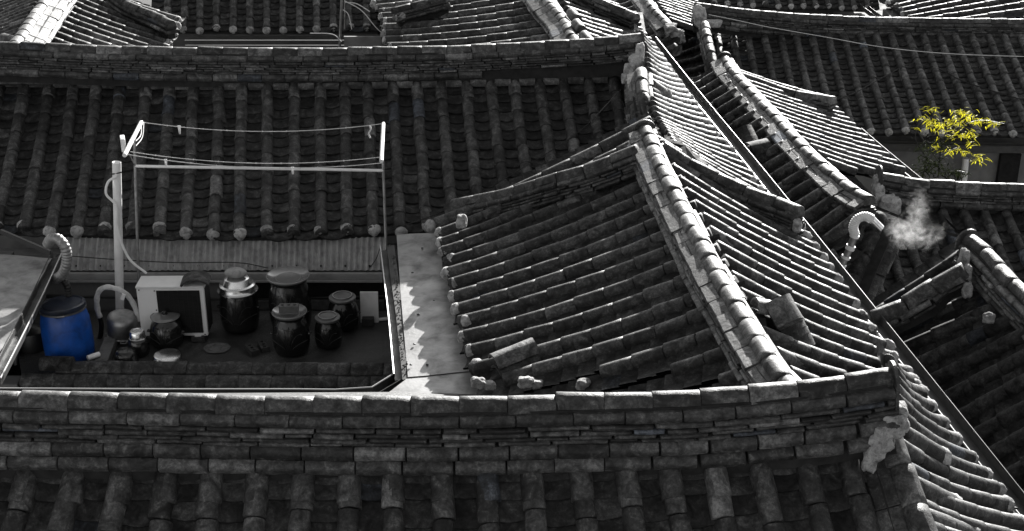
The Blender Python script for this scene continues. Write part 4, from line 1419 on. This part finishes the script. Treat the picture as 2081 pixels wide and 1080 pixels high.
PV = thing('pvc_pipe', 'thick white plastic pipe standing upright left of the clothes rack', 'pipe', U(244, 650, 2.0))
b0, b1 = U(244, 648, 2.0), UY(237, 330, U(244, 648, 2.0).y)
MB().tube([b0, b1, b1 - Vector((0, 0, .0))], .047, 18, cap=False).build('outer_wall', 'pvc', PV)
MB().tube([b1.lerp(b0, .2), b1], .041, 18, cap=False).build('inner_wall', 'dark_metal', PV)
MB().tube(spline([b1 + Vector((.0, -.055, -.14)), UY(220, 370, b0.y - .07), UY(216, 395, b0.y - .07), UY(236, 420, b0.y - .07), UY(240, 470, b0.y - .07), UY(262, 525, b0.y - .07), UY(298, 556, b0.y - .07)], 8), .014, 7).build('cable', 'pvc', PV)
MB().tube([b1 + Vector((-.05, -.04, -.12)), b1 + Vector((.05, -.04, -.10))], .008, 6).build('tie', 'rubber', PV)

# ------------------------------------------------------------------ air conditioner
f0, f1 = U(288, 684, 2.07), U(423, 683, 2.07)
axd = (f1 - f0)
w_ = axd.length
rz = math.atan2(axd.y, axd.x)
ACm = Matrix.Translation(f0) @ Matrix.Rotation(rz, 4, 'Z')
AC = empty('air_conditioner', f0, 'white outdoor air conditioner unit with a dark square grille', 'air conditioner', None, ACm)
hh, dp = .57, .27
def lb_(c, s, name, mat, bev=0.0, parent=AC, mtx=ACm, **k):
    return MB().box(c, s, mtx=mtx, bev=bev).build(name, mat, parent, **k)
lb_((w_ / 2, dp / 2 + .004, hh / 2), (w_, dp, hh), 'body', 'ac_white', .010)
lb_((w_ / 2, dp / 2, hh + .010), (w_ + .012, dp + .016, .022), 'top_panel', 'ac_white', .008)
gx0, gx1, gz0, gz1 = w_ * .295, w_ * .935, .04, hh - .03
lb_(((gx0 + gx1) / 2, .001, (gz0 + gz1) / 2), (gx1 - gx0, .012, gz1 - gz0), 'grille_back', 'black')
for k in range(30):
    z = gz0 + .012 + k * (gz1 - gz0 - .02) / 30
    MB().box(((gx0 + gx1) / 2, -.008, z), (gx1 - gx0, .006, .0035), mtx=ACm).build('grille_bar', 'slot', AC, smooth=False)
for k in range(9):
    x = gx0 + (k + .5) * (gx1 - gx0) / 9
    MB().box((x, -.012, (gz0 + gz1) / 2), (.003, .004, gz1 - gz0), mtx=ACm).build('grille_bar', 'slot', AC, smooth=False)
for (x, z) in ((.03, hh - .02), (w_ * .27, hh - .03), (w_ * .27, hh * .55), (w_ - .03, .02)):
    MB().lathe([(.008, 0), (.006, .006), (0, .007)], mtx=ACm @ Matrix.Translation((x, -.004, z)) @ Matrix.Rotation(math.pi / 2, 4, 'X'), n=8).build('screw', 'rubber', AC)
lb_((w_ + .002, dp / 2 + .02, hh / 2), (.006, dp * .86, hh * .92), 'side_shade_panel', 'black')  # black panel puts the shade of the right side into colour
lb_((w_ * .85, .05, -.03), (.14, .16, .05), 'foot', 'brick')
lb_((w_ * .12, .05, -.03), (.14, .16, .05), 'foot', 'brick')
lb_((w_ * .85, -.005, -.0), (.07, .04, .012), 'foot_clip', 'steel', .004)
tl_ = Matrix(ACm) @ Matrix.Translation((w_ * .86, .12, hh + .10)) @ Matrix.Rotation(math.radians(96), 4, 'Z') @ Matrix.Rotation(.10, 4, 'Y')
me, v, fcs, mt = PROTO['loose_pan']
o = obj('roof_tile', me, None, tl_ @ Matrix.Diagonal((.95, 1.0, 1.0, 1)))
o['label'], o['category'] = 'curved dark roof tile lying on top of the air conditioner', 'roof tile'

# ------------------------------------------------------------------ jars
def jar(label, px, py, rad, h, lid, tw=.62, bw=.62, group='glazed jars on the terrace', arcs=True, handles=False, rimr=.72):
    c = U(px, py, TZ)
    J = thing('onggi_jar', label, 'jar', c, group)
    prof = [(rad * bw, 0.0), (rad * (bw + .04), .012)]
    for k in range(1, 12):
        t = k / 12
        s = math.sin(math.pi * (t * .86 + .10)) ** .62
        r_ = rad * (bw * (1 - t) + rimr * t + (1 - (bw * (1 - t) + rimr * t)) * s)
        prof.append((r_, h * .90 * t))
    prof += [(rad * rimr, h * .91), (rad * (rimr - .02), h * .945), (rad * (rimr + .06), h * .965), (rad * (rimr + .07), h * .985), (rad * (rimr + .02), h), (rad * (rimr - .06), h * .985)]
    MB().lathe(prof, c, n=36).build('body', 'glaze', J, sharp=60)
    def rad_at(z):
        for (r0, z0), (r1, z1) in zip(prof, prof[1:]):
            if z0 <= z <= z1 and z1 > z0:
                return r0 + (r1 - r0) * (z - z0) / (z1 - z0)
        return rad
    def surf(an, z, o_=.001):
        r_ = rad_at(z) + o_
        return c + Vector((math.sin(an) * r_, -math.cos(an) * r_, z))
    if arcs:  # finger-drawn orchid strokes
        for k, (a0, a1, z1) in enumerate(((-.1, -.9, .62), (.1, .8, .62), (-.05, -.45, .78), (.05, .42, .78), (0, .05, .82), (-.2, -1.25, .42), (.2, 1.2, .42))):
            pts = []
            for i in range(9):
                t = i / 8
                an = a0 + (a1 - a0) * t ** 1.5
                zz = h * (.28 + (z1 - .28) * math.sin(t * math.pi * .62) / math.sin(math.pi * .62))
                pts.append(surf(an, zz))
            MB().tube(pts, .0028, 4).build('drawn_stroke', 'glaze_line', J)
    if handles:
        for sg in (-1, 1):
            pts = [surf(sg * 1.45 + d, h * .55, o2) for d, o2 in ((-.12, 0), (-.07, .018), (.07, .018), (.12, 0))]
            MB().tube(spline(pts, 5), .009, 6).build('handle', 'glaze', J)
    lr = rad * (rimr + .17)
    top = c + Vector((0, 0, h))
    if lid == 'grey':
        MB().lathe([(lr * .80, -.012), (lr * .96, .0), (lr, .018), (lr * .97, .027), (lr * .74, .034), (lr * .70, .046), (lr * .66, .048), (lr * .62, .038), (0, .036)], top, n=36).build('lid', 'lid_grey', J, sharp=35)
        MB().lathe([(lr * .73, .0475), (lr * .71, .0505), (lr * .68, .0500), (lr * .66, .0475)], top, n=36, cap=False).build('lid_ring', 'lid_pale', J)
    elif lid == 'glass':
        MB().lathe([(lr * .75, -.010), (lr * .96, .012), (lr * 1.03, .036), (lr * 1.02, .044), (lr * .97, .038), (lr * .80, .020), (lr * .55, .014), (0, .012)], top, n=40).build('lid', 'frost', J, sharp=60)
        MB().lathe([(lr * 1.035, .034), (lr * 1.05, .042), (lr * 1.03, .050), (lr * 1.0, .046)], top, n=40, cap=False).build('lid_rim', 'rim_grey', J)
        MB().lathe([(lr * .62, .0155), (lr * .60, .018), (lr * .57, .0155)], top, n=36, cap=False).build('lid_ring', 'lid_grey', J)
    elif lid == 'knob':
        MB().lathe([(lr * .80, -.01), (lr * .98, .0), (lr * 1.02, .012), (lr * .98, .018), (lr * .7, .026), (lr * .3, .034), (lr * .12, .038)], top, n=36).build('lid', 'frost', J, sharp=60)
        MB().lathe([(lr * 1.02, .006), (lr * 1.04, .012), (lr * 1.02, .018)], top, n=36, cap=False).build('lid_rim', 'rim_grey', J)
        MB().lathe([(.018, .036), (.016, .05), (.030, .058), (.030, .070), (.018, .080), (0, .083)], top, n=20).build('lid_knob', 'glaze', J)
        MB().lathe([(.032, .036), (.034, .040), (.02, .044)], top, n=20, cap=False).build('knob_collar', 'steel', J)
    elif lid == 'basin':
        R0 = rad * 1.02
        MB().lathe([(R0, -.055), (R0 * 1.0, -.045), (R0 * .95, -.035), (R0 * .90, -.015), (R0 * .88, .02), (R0 * .76, .03), (R0 * .72, .05), (R0 * .62, .095), (R0 * .5, .105), (0, .107)], top, n=40).build('basin_lid', 'steel', J, sharp=35)
    elif lid == 'cup':
        R0 = lr
        MB().lathe([(R0, -.045), (R0 * 1.02, -.035), (R0 * .94, -.03), (R0 * .90, .03), (R0 * .80, .045), (R0 * .62, .047), (R0 * .58, .040), (0, .040)], top, n=32).build('steel_cap', 'steel', J, sharp=35)
    return J, c, h, prof
M['glaze_line'] = plain('glaze_stroke', 0.022, 0.35, var=0.2, bump=0)
M['lid_pale'] = plain('lid_pale_ring', 0.3, 0.5, var=0.2, bump=0)
M['rim_grey'] = plain('lid_rim_grey', 0.22, 0.25, var=0.2, bump=0)
J1 = jar('tall black jar under an upturned steel basin and a round stone', 490, 668, .215, .52, 'basin', bw=.66, rimr=.8, handles=True)
st_c = J1[1] + Vector((-.005, 0, J1[2] + .107 + .048))
bm = bmesh.new()
bmesh.ops.create_icosphere(bm, subdivisions=4, radius=1.0)
for q in bm.verts:
    k = 1 + .07 * noise.noise(q.co * 1.5 + Vector((3, 1, 2)))
    q.co = Vector((q.co.x * .118 * k, q.co.y * .09 * k, q.co.z * .055 * k))
mb = MB().add([st_c + v.co for v in bm.verts], [tuple(v.index for v in f.verts) for f in bm.faces])
bm.free()
one(mb, 'river_stone', 'stone', 'round grey stone weighing down the steel basin on the tall jar', 'stone', st_c - Vector((0, 0, .05)), sharp=None)
jar('largest black jar with a wide glassy lid, at the back', 593, 668, .232, .60, 'glass', bw=.66, rimr=.80)
J3 = jar('black jar with drawn orchid strokes and a grey brick on its lid', 594, 716, .198, .44, 'glass', bw=.60, rimr=.72, handles=True)
jar('black jar with a scratched grey lid in front of the white board', 699, 666, .172, .35, 'grey', bw=.62, rimr=.70, handles=True)
jar('smaller black jar with a ringed grey lid, right of the orchid jar', 669, 703, .150, .32, 'grey', bw=.66, rimr=.74)
jar('rounded black jar with a knobbed glass lid before the air conditioner', 342, 701, .182, .33, 'knob', bw=.62, rimr=.66, handles=True)
jar('little black jar with a steel cap', 284, 722, .115, .245, 'cup', bw=.62, rimr=.60, arcs=False)
c = U(258, 738, TZ)
one(MB().lathe([(.125, 0), (.128, .02), (.118, .09), (.100, .135), (.088, .150), (.06, .156), (0, .157)], c, n=32), 'upturned_pot', 'glaze', 'small dark pot turned upside down beside the little capped jar', 'pot', c, sharp=50)
# lid writing strokes on the scratched lid
bl = U(343, 742, TZ)
bs = one(MB().lathe([(.195, .0), (.197, .008), (.186, .010), (.170, .03), (.152, .105), (.140, .124), (.12, .130), (0, .131)], bl, n=40), 'steel_basin', 'steel', 'shallow steel basin upside down on the terrace edge', 'basin', bl, sharp=35)

def brick(label, c, ang, mat='brick', size=(.19, .09, .057)):
    mtx = Matrix.Translation(c) @ Matrix.Rotation(ang, 4, 'Z')
    B = empty('brick', c, label, 'brick', 'perforated bricks on the terrace', mtx)
    L_, W_, H_ = size
    bm = bmesh.new()
    # plate with three round holes through it
    n = 14
    xs = [-L_ * .30, 0, L_ * .30]
    hr = .019
    mbb = MB()
    cells = [(-L_ / 2, -L_ * .15), (-L_ * .15, L_ * .15), (L_ * .15, L_ / 2)]
    for (x0, x1), hx in zip(cells, (-L_ * .325, 0, L_ * .325)):
        for z, flip in ((H_, False), (0, True)):
            ring, outer = [], []
            for k in range(16):
                a = 2 * math.pi * k / 16 + math.pi / 16
                ring.append(Vector((hx + hr * math.cos(a), hr * math.sin(a), z)))
                ca, sa = math.cos(a), math.sin(a)
                ex = (x1 - hx) if ca > 0 else (hx - x0)
                s = min(ex / abs(ca) if abs(ca) > 1e-6 else 9, (W_ / 2) / abs(sa) if abs(sa) > 1e-6 else 9)
                outer.append(Vector((hx + ca * s, sa * s, z)))
            k0 = len(mbb.v)
            mbb.v += [mtx @ p for p in ring + outer]
            for k in range(16):
                a, b_ = k, (k + 1) % 16
                q = (k0 + a, k0 + 16 + a, k0 + 16 + b_, k0 + b_)
                mbb.f.append(q if not flip else q[::-1])
            for (cx, cy) in ((x0, -W_ / 2), (x0, W_ / 2), (x1, -W_ / 2), (x1, W_ / 2)):
                i_ = len(mbb.v)
                near = sorted(range(16), key=lambda k: (outer[k] - Vector((cx, cy, z))).length)[:2]
                mbb.v.append(mtx @ Vector((cx, cy, z)))
                mbb.f.append((i_, k0 + 16 + near[0], k0 + 16 + near[1]))
        k0 = len(mbb.v)
        for z in (H_, .004):
            for k in range(16):
                a = 2 * math.pi * k / 16 + math.pi / 16
                mbb.v.append(mtx @ Vector((hx + hr * math.cos(a), hr * math.sin(a), z)))
        for k in range(16):
            mbb.f.append((k0 + k, k0 + (k + 1) % 16, k0 + 16 + (k + 1) % 16, k0 + 16 + k))
    c8 = [Vector((x, y, z)) for z in (0, H_) for (x, y) in ((-L_ / 2, -W_ / 2), (L_ / 2, -W_ / 2), (L_ / 2, W_ / 2), (-L_ / 2, W_ / 2))]
    k0 = len(mbb.v)
    mbb.v += [mtx @ p for p in c8]
    for k in range(4):
        mbb.f.append((k0 + k, k0 + (k + 1) % 4, k0 + 4 + (k + 1) % 4, k0 + 4 + k))
    mbb.build('brick_body', mat, B, smooth=False)
    bm.free()
brick('dark three-hole brick on the floor, left of the pair', U(513, 716, TZ), math.radians(-58))
brick('dark three-hole brick on the floor, right of the pair', U(536, 709, TZ), math.radians(-66))
brick('grey three-hole brick lying on the glassy lid of the orchid jar', J3[1] + Vector((0, -.01, J3[2] + .046)), 0.03, 'brick_grey', (.20, .08, .075))

# ------------------------------------------------------------------ blue barrel, ducts, steel pot
bc = U(144, 724, TZ)
tilt = Matrix.Translation(bc) @ Matrix.Rotation(math.radians(-4), 4, 'X') @ Matrix.Rotation(math.radians(-2.5), 4, 'Y')
BR = empty('plastic_barrel', bc, 'blue plastic barrel with a black clamped lid', 'barrel', None, Matrix.Translation(bc))
bh = .56
MB().lathe([(.235, 0), (.25, .02), (.256, .12), (.258, .22), (.256, .32), (.250, .42), (.232, .50), (.222, .53), (.218, bh - .01)], mtx=tilt, n=44).build('body', 'blue', BR, sharp=50)
MB().lathe([(.222, bh - .03), (.236, bh - .028), (.238, bh - .010), (.224, bh - .006)], mtx=tilt, n=44, cap=False).build('clamp_ring', 'dull_steel', BR)
MB().lathe([(.232, bh - .008), (.240, bh + .006), (.236, bh + .040), (.218, bh + .046), (.205, bh + .034), (.198, bh + .034), (.195, bh + .040), (.12, bh + .042), (0, bh + .040)], mtx=tilt, n=44).build('lid', 'drum_lid', BR, sharp=40)
cl = [tilt @ Vector((math.sin(a) * .243, -math.cos(a) * .243, bh - .02)) for a in (.0, .12, .24, .36)]
MB().tube(cl, .012, 6).build('clamp_lever', 'dull_steel', BR)

def duct(label, pts, r, mat, n=10, ribs=.016):
    path = Path(pts, 10)
    k = max(8, int(path.L / (ribs / 4)))
    ps = [path.at(path.L * i / k) for i in range(k + 1)]
    rs = [r * (1 + .10 * math.cos(2 * math.pi * (path.L * i / k) / ribs)) for i in range(k + 1)]
    return MB().tube(ps, rs, n)
DY = 13.15
dpts = [UY(x, y, DY + q) for x, y, q in ((97, 497, .1), (104, 486, .05), (118, 486, 0), (131, 500, -.05), (136, 520, -.05), (134, 542, -.05), (125, 560, 0), (112, 568, .1))]
one(duct('', dpts, .052, 'flex', 12, .034), 'vent_duct', 'flex', 'ribbed silver duct curling over the gutter above the barrel', 'duct', dpts[0], sharp=None)
dpts = [UY(x, y, DY + q) for x, y, q in ((112, 566, .1), (126, 568, .05), (136, 580, .03), (139, 596, .02), (140, 616, .0))]
one(duct('', dpts, .036, 'flex', 12, .03), 'vent_duct', 'rubber', 'dark lower duct ending at the barrel lid', 'duct', dpts[0], sharp=None)
pc = U(250, 692, TZ)
pm = Matrix.Translation(pc + Vector((0, 0, .06))) @ Matrix.Rotation(math.radians(7), 4, 'Y') @ Matrix.Rotation(math.radians(6), 4, 'X')
PT = empty('steel_pot', pc, 'tarnished steel pot tilted on a block beside the barrel', 'pot', None, Matrix.Translation(pc + Vector((0, 0, .06))))
MB().lathe([(.135, 0), (.150, .012), (.158, .05), (.162, .14), (.160, .20), (.148, .245), (.125, .262), (.10, .266), (.09, .262), (0, .262)], mtx=pm, n=36).build('body', 'dull_steel', PT, sharp=40)
MB().lathe([(.150, .010), (.164, .016), (.164, .028), (.152, .032)], mtx=pm, n=36, cap=False).build('base_ring', 'steel', PT)
MB().tube([pm @ Vector(v) for v in ((.02, -.155, .03), (.03, -.19, .02), (.08, -.18, .02), (.09, -.145, .03))], .008, 6).build('handle', 'dull_steel', PT)
fo = [UY(x, y, 13.32) for x, y in ((203, 645), (198, 628), (197, 606), (203, 590), (216, 584), (232, 586), (248, 592), (262, 604), (272, 620), (280, 640), (283, 652))]
one(duct('', fo, .029, 'foam', 10, .11), 'insulated_hose', 'foam', 'white wrapped hose arching over the steel pot', 'hose', fo[0], sharp=None)
fo2 = [UY(x, y, 13.34) for x, y in ((203, 643), (206, 662), (204, 684), (196, 702))]
one(MB().tube(spline(fo2, 6), .027, 10), 'insulated_hose', 'rubber', 'dark end of the wrapped hose going down behind the barrel', 'hose', fo2[0])
mb = MB().box((0, 0, 0), (.040, .012, .075), mtx=Matrix.Translation(UY(250, 604, 13.25)) @ Matrix.Rotation(.4, 4, 'Y'))
one(mb, 'paper_tag', 'white_paint', 'white tag stuck on the wrapped hose', 'tag', UY(250, 604, 13.25), smooth=False)
a, b_ = U(226, 692, 2.06), U(206, 742, 2.04)
one(MB().box((0, 0, 0), ((b_ - a).length, .13, .09), mtx=frame((a + b_) / 2, b_ - a, Vector((0, 0, 1))), bev=.008), 'concrete_block', 'block', 'long grey concrete block under the steel pot', 'block', (a + b_) / 2, smooth=False)
a, b_ = U(178, 728, 2.12), U(202, 720, 2.12)
one(MB().tube([a, b_], .028, 12), 'pipe_offcut', 'pvc', 'short white pipe offcut beside the blue barrel', 'pipe', a)
dq = U(68, 706, 2.0)
one(MB().lathe([(.16, 0), (.17, .10), (.14, .20), (.05, .25), (0, .25)], dq, n=20), 'covered_bucket', 'rubber', 'black bucket in the dark corner left of the barrel', 'bucket', dq)
hz = [UY(x, y, 13.7) for x, y in ((140, 602), (95, 600), (70, 606), (66, 625), (68, 655), (60, 674), (45, 680))]
one(MB().tube(spline(hz, 6), .014, 7), 'rubber_hose', 'rubber', 'black hose looping round the wall left of the barrel', 'hose', hz[0])

# white board leaning on the wall
p0, p1 = U(735, 655, 2.0), U(768, 655, 2.0)
mtx = Matrix.Translation((p0 + p1) / 2) @ Matrix.Rotation(math.radians(-10), 4, 'X')
wb_ = MB().box((0, 0, .17), (.20, .025, .36), mtx=mtx, bev=.004)
one(wb_, 'white_board', 'pvc', 'white plastic board leaning behind the scratched-lid jar', 'board', (p0 + p1) / 2, smooth=False)
one(MB().box((0, 0, .04), (.13, .08, .09), mtx=Matrix.Translation(U(748, 660, 2.0)), bev=.006), 'wood_block', 'brick', 'dark block in front of the white board', 'block', U(748, 660, 2.0), smooth=False)
c = U(780, 652, 2.0)
one(MB().box((0, 0, .02), (.16, .05, .02), mtx=Matrix.Translation(c) @ Matrix.Rotation(.25, 4, 'Z'), bev=.004), 'plank_offcut', 'white_paint', 'white offcut lying right of the white board', 'offcut', c, smooth=False)

# ------------------------------------------------------------------ vent duct and steam on the right
VY = 13.2
VD = thing('vent_chimney', 'clear vent pipe with a white ribbed elbow blowing steam', 'vent pipe', UY(1703, 552, VY))
pts = [UY(x, y, VY) for x, y in ((1738, 478), (1734, 462), (1742, 446), (1758, 440), (1772, 446))]
ps = Path(pts, 10)
k = 90
MB().tube([ps.at(ps.L * i / k) for i in range(k + 1)], [.047 * (1 + .09 * math.cos(2 * math.pi * ps.L * i / k / .018)) for i in range(k + 1)], 14).build('elbow', 'flex_white', VD, sharp=None)
MB().tube([UY(1770, 445, VY), UY(1790, 465, VY)], .043, 16).build('outlet', 'steel', VD)
p_ = [UY(1738, 476, VY), UY(1726, 508, VY), UY(1704, 552, VY)]
MB().tube(p_, .038, 14).build('clear_pipe', 'dull_steel', VD)
for t in (0.02, .30, .34, .58, .80):
    q = Path(p_, 8)
    MB().tube([q.at(q.L * t), q.at(q.L * t + .028)], .049, 14).build('collar', 'white_paint', VD)
for t in (.88, .96):
    MB().tube([q.at(q.L * t), q.at(q.L * t + .02)], .045, 12).build('brass_ring', 'brass', VD)
c = UY(1722, 580, 13.0)
one(MB().box((0, 0, 0), (.09, .06, .17), mtx=Matrix.Translation(c) @ Matrix.Rotation(-.35, 4, 'Y'), bev=.015), 'meter_box', 'white_paint', 'small white box on the wall below the vent pipe', 'box', c, smooth=False)

def steam(name, c, dims, dens, seed, label=None, scale=3.0, thr=.5, lean=(0, 0)):
    m = bpy.data.materials.new(name + '_vapour')
    m.use_nodes = True
    nt = m.node_tree
    nt.nodes.clear()
    out = nt.nodes.new('ShaderNodeOutputMaterial')
    pv = nt.nodes.new('ShaderNodeVolumePrincipled')
    pv.inputs['Color'].default_value = (1, 1, 1, 1)
    pv.inputs['Anisotropy'].default_value = 0.35
    nt.links.new(pv.outputs[0], out.inputs['Volume'])
    tc = nt.nodes.new('ShaderNodeTexCoord')
    n1 = nnoise(nt, tc.outputs['Object'], scale, 7, .68, 1.2)
    ln = nt.nodes.new('ShaderNodeVectorMath')
    ln.operation = 'LENGTH'
    mp = nt.nodes.new('ShaderNodeMapping')
    mp.inputs['Location'].default_value = (0, 0, 0)
    mp.inputs['Scale'].default_value = (2 / dims[0], 2 / dims[1], 2 / dims[2])
    nt.links.new(tc.outputs['Object'], mp.inputs[0])
    nt.links.new(mp.outputs[0], ln.inputs[0])
    fall = nmath(nt, 'SUBTRACT', 1.0, ln.outputs['Value'], True)
    k_ = nmath(nt, 'ADD', n1, nmath(nt, 'MULTIPLY', fall, 0.42))
    d = nmath(nt, 'MULTIPLY', nmath(nt, 'SUBTRACT', k_, thr, True), dens)
    d = nmath(nt, 'MULTIPLY', d, nmath(nt, 'MULTIPLY', fall, 3.0, True))
    d = nmath(nt, 'MULTIPLY', d, nramp(nt, nnoise(nt, tc.outputs['Object'], scale * 3.2, 5, .7, .8), [(0.38, 0.0), (0.62, 1.0)]))
    nt.links.new(d, pv.inputs['Density'])
    bm = bmesh.new()
    bmesh.ops.create_icosphere(bm, subdivisions=3, radius=1.0)
    for v in bm.verts:
        v.co = Vector((v.co.x * dims[0] / 2, v.co.y * dims[1] / 2, v.co.z * dims[2] / 2))
    me = bpy.data.meshes.new(name)
    bm.to_mesh(me)
    bm.free()
    me.materials.append(m)
    o = obj(name, me, None, Matrix.Translation(c) @ Matrix.Rotation(seed, 4, 'Y'))
    o['kind'] = 'stuff'
    return o
steam('steam', UY(1853, 470, 13.9), (.92, .45, .62), 11.0, .25, scale=5, thr=.66)
steam('steam', UY(1868, 422, 14.0), (.40, .35, .80), 8.0, -.1, scale=7, thr=.66)

# ------------------------------------------------------------------ bamboo, far wall, wires
def leaf_mesh(key, mat):
    vs, fs = [], []
    n = 6
    for i in range(n + 1):
        t = i / n
        w = .011 * math.sin(math.pi * min(1, t * 1.02 + .04)) ** .8 * (1 - t * .3)
        x = t * .125
        z = -.028 * t * t
        vs += [Vector((x, -w, z + .003)), Vector((x, 0, z)), Vector((x, w, z + .003))]
    for i in range(n):
        a = i * 3
        fs += [(a, a + 3, a + 4, a + 1), (a + 1, a + 4, a + 5, a + 2)]
    proto(key, vs, fs, mat, sharp=None)
leaf_mesh('leaf_lit', 'leaf_lit')
leaf_mesh('leaf_dark', 'leaf_dark')
BY = 21.0
bx = UY(1915, 400, BY)
BM = thing('bamboo', 'bamboo with sunlit yellow sprays and lower leaves coloured as in shade before the far wall', 'bamboo', Vector((bx.x, BY, -1.2)))
binv = BM.matrix_basis.inverted()
stems = [[(1905, 420), (1908, 340), (1915, 290), (1925, 262)], [(1908, 330), (1880, 290), (1865, 262), (1885, 240)], [(1910, 300), (1950, 262), (1990, 245), (2040, 252)], [(1912, 320), (1950, 300), (1985, 320), (1990, 330)],
         [(1906, 340), (1875, 310), (1860, 270), (1888, 220), (1892, 205)], [(1905, 380), (1940, 350), (1960, 350)], [(1920, 275), (1955, 235), (1965, 222)]]
for s in stems:
    dy = [R.uniform(-.15, .15) for _ in s]
    MB().tube(spline([UY(x, y, BY + q) for (x, y), q in zip(s, dy)], 6), .008, 5).build('stem', 'stem', BM)
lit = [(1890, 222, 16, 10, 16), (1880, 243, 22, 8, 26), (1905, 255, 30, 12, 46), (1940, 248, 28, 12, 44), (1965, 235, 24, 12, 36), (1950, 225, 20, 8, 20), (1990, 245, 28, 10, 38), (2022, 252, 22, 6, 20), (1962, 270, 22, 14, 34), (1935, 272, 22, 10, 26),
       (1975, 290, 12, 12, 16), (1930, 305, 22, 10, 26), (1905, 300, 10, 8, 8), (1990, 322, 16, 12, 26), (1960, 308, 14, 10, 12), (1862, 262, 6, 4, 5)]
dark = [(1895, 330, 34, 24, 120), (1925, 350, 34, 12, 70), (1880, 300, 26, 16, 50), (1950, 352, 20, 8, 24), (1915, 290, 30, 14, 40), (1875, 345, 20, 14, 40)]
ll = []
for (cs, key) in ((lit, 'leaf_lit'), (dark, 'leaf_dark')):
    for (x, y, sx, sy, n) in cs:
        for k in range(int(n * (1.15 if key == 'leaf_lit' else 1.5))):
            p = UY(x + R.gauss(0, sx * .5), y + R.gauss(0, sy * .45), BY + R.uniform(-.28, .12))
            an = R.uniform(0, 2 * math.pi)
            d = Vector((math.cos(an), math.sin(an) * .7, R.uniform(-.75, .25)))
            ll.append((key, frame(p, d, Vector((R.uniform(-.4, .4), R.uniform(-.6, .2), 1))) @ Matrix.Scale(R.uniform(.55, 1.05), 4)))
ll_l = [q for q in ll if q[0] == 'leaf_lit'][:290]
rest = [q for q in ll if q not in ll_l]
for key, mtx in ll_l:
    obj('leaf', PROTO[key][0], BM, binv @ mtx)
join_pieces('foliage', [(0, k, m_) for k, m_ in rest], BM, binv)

FW = thing('plaster_wall', 'light plastered wall under the eaves behind the bamboo', 'wall', (7.5, 22.3, -1.2))
MB().box((8.2, 22.35, -.05), (7.0, .12, 2.3)).build('wall_face', 'wall_grey', FW, smooth=False)
pa = UY(2052, 330, 22.2)
MB().box((pa.x, 22.22, -.2), (.34, .1, 2.4)).build('door_post', 'black', FW, smooth=False)
pp = thing('pvc_pipe', 'white downpipe on the far wall right of the bamboo', 'pipe', UY(1954, 420, 22.15))
MB().tube([UY(1952, 440, 22.15), UY(1963, 322, 22.15)], .055, 14).build('pipe_body', 'pvc', pp)

def wire(label, pts, r=.006, mat='wire'):
    one(MB().tube(spline(pts, 6), r, 5), 'overhead_wire', mat, label, 'wire', pts[0])
wire('long pale wire sagging across the far right slope', [UY(x, y, 20.0) for x, y in ((1440, 30), (1500, 42), (1560, 55), (1680, 76), (1800, 97), (1940, 110), (2140, 117))], .005, 'string')
wire('black wire draped over the far right slope', [U(x, y, 2.3 - (y - 80) * .0045) for x, y in ((1690, 205), (1735, 190), (1790, 160), (1858, 128), (1910, 142), (1970, 170), (2100, 210))], .009)
wire('thin black wire crossing the rear slope towards the ridge end', [U(x, y, z) for x, y, z in ((790, 468, 3.0), (880, 438, 3.15), (970, 395, 3.3), (1065, 340, 3.5), (1180, 265, 3.8), (1262, 182, 4.1))], .005)
PO = thing('utility_pole', 'thin pole with loose white wires above the far eaves', 'pole', UY(690, 120, 22.4))
MB().tube([UY(690, 100, 22.4), UY(696, -40, 22.4)], .022, 8).build('pole_shaft', 'galv', PO)
MB().tube([UY(700, 60, 22.4), UY(700, -40, 22.4)], .010, 6).build('pole_shaft', 'galv', PO)
for s in (((700, 2), (735, 22), (770, 62), (810, 88)), ((702, 5), (725, 8), (752, 24)), ((697, 20), (708, 30), (715, 60)), ((694, 85), (675, 70), (630, 68))):
    MB().tube(spline([UY(x, y, 22.35) for x, y in s], 6), .008, 5).build('loose_wire', 'string', PO)
DG = thing('lean_to', 'pale panel and dark gap under the far eaves', 'lean-to', (-3.2, 23.9, -1.2))
a, b_ = UY(700, 95, 22.6), UY(775, 95, 22.6)
MB().box(((a.x + b_.x) / 2, 22.6, a.z - .2), (b_.x - a.x, .05, .75)).build('panel', 'wall_grey', DG, smooth=False)
a, b_ = UY(375, 78, 23.6), UY(700, 78, 23.6)
for k in range(3):
    MB().box(((a.x + b_.x) / 2, 23.6, a.z + .05 - k * .09), (b_.x - a.x, .04, .012)).build('rail', 'dark_metal', DG, smooth=False)
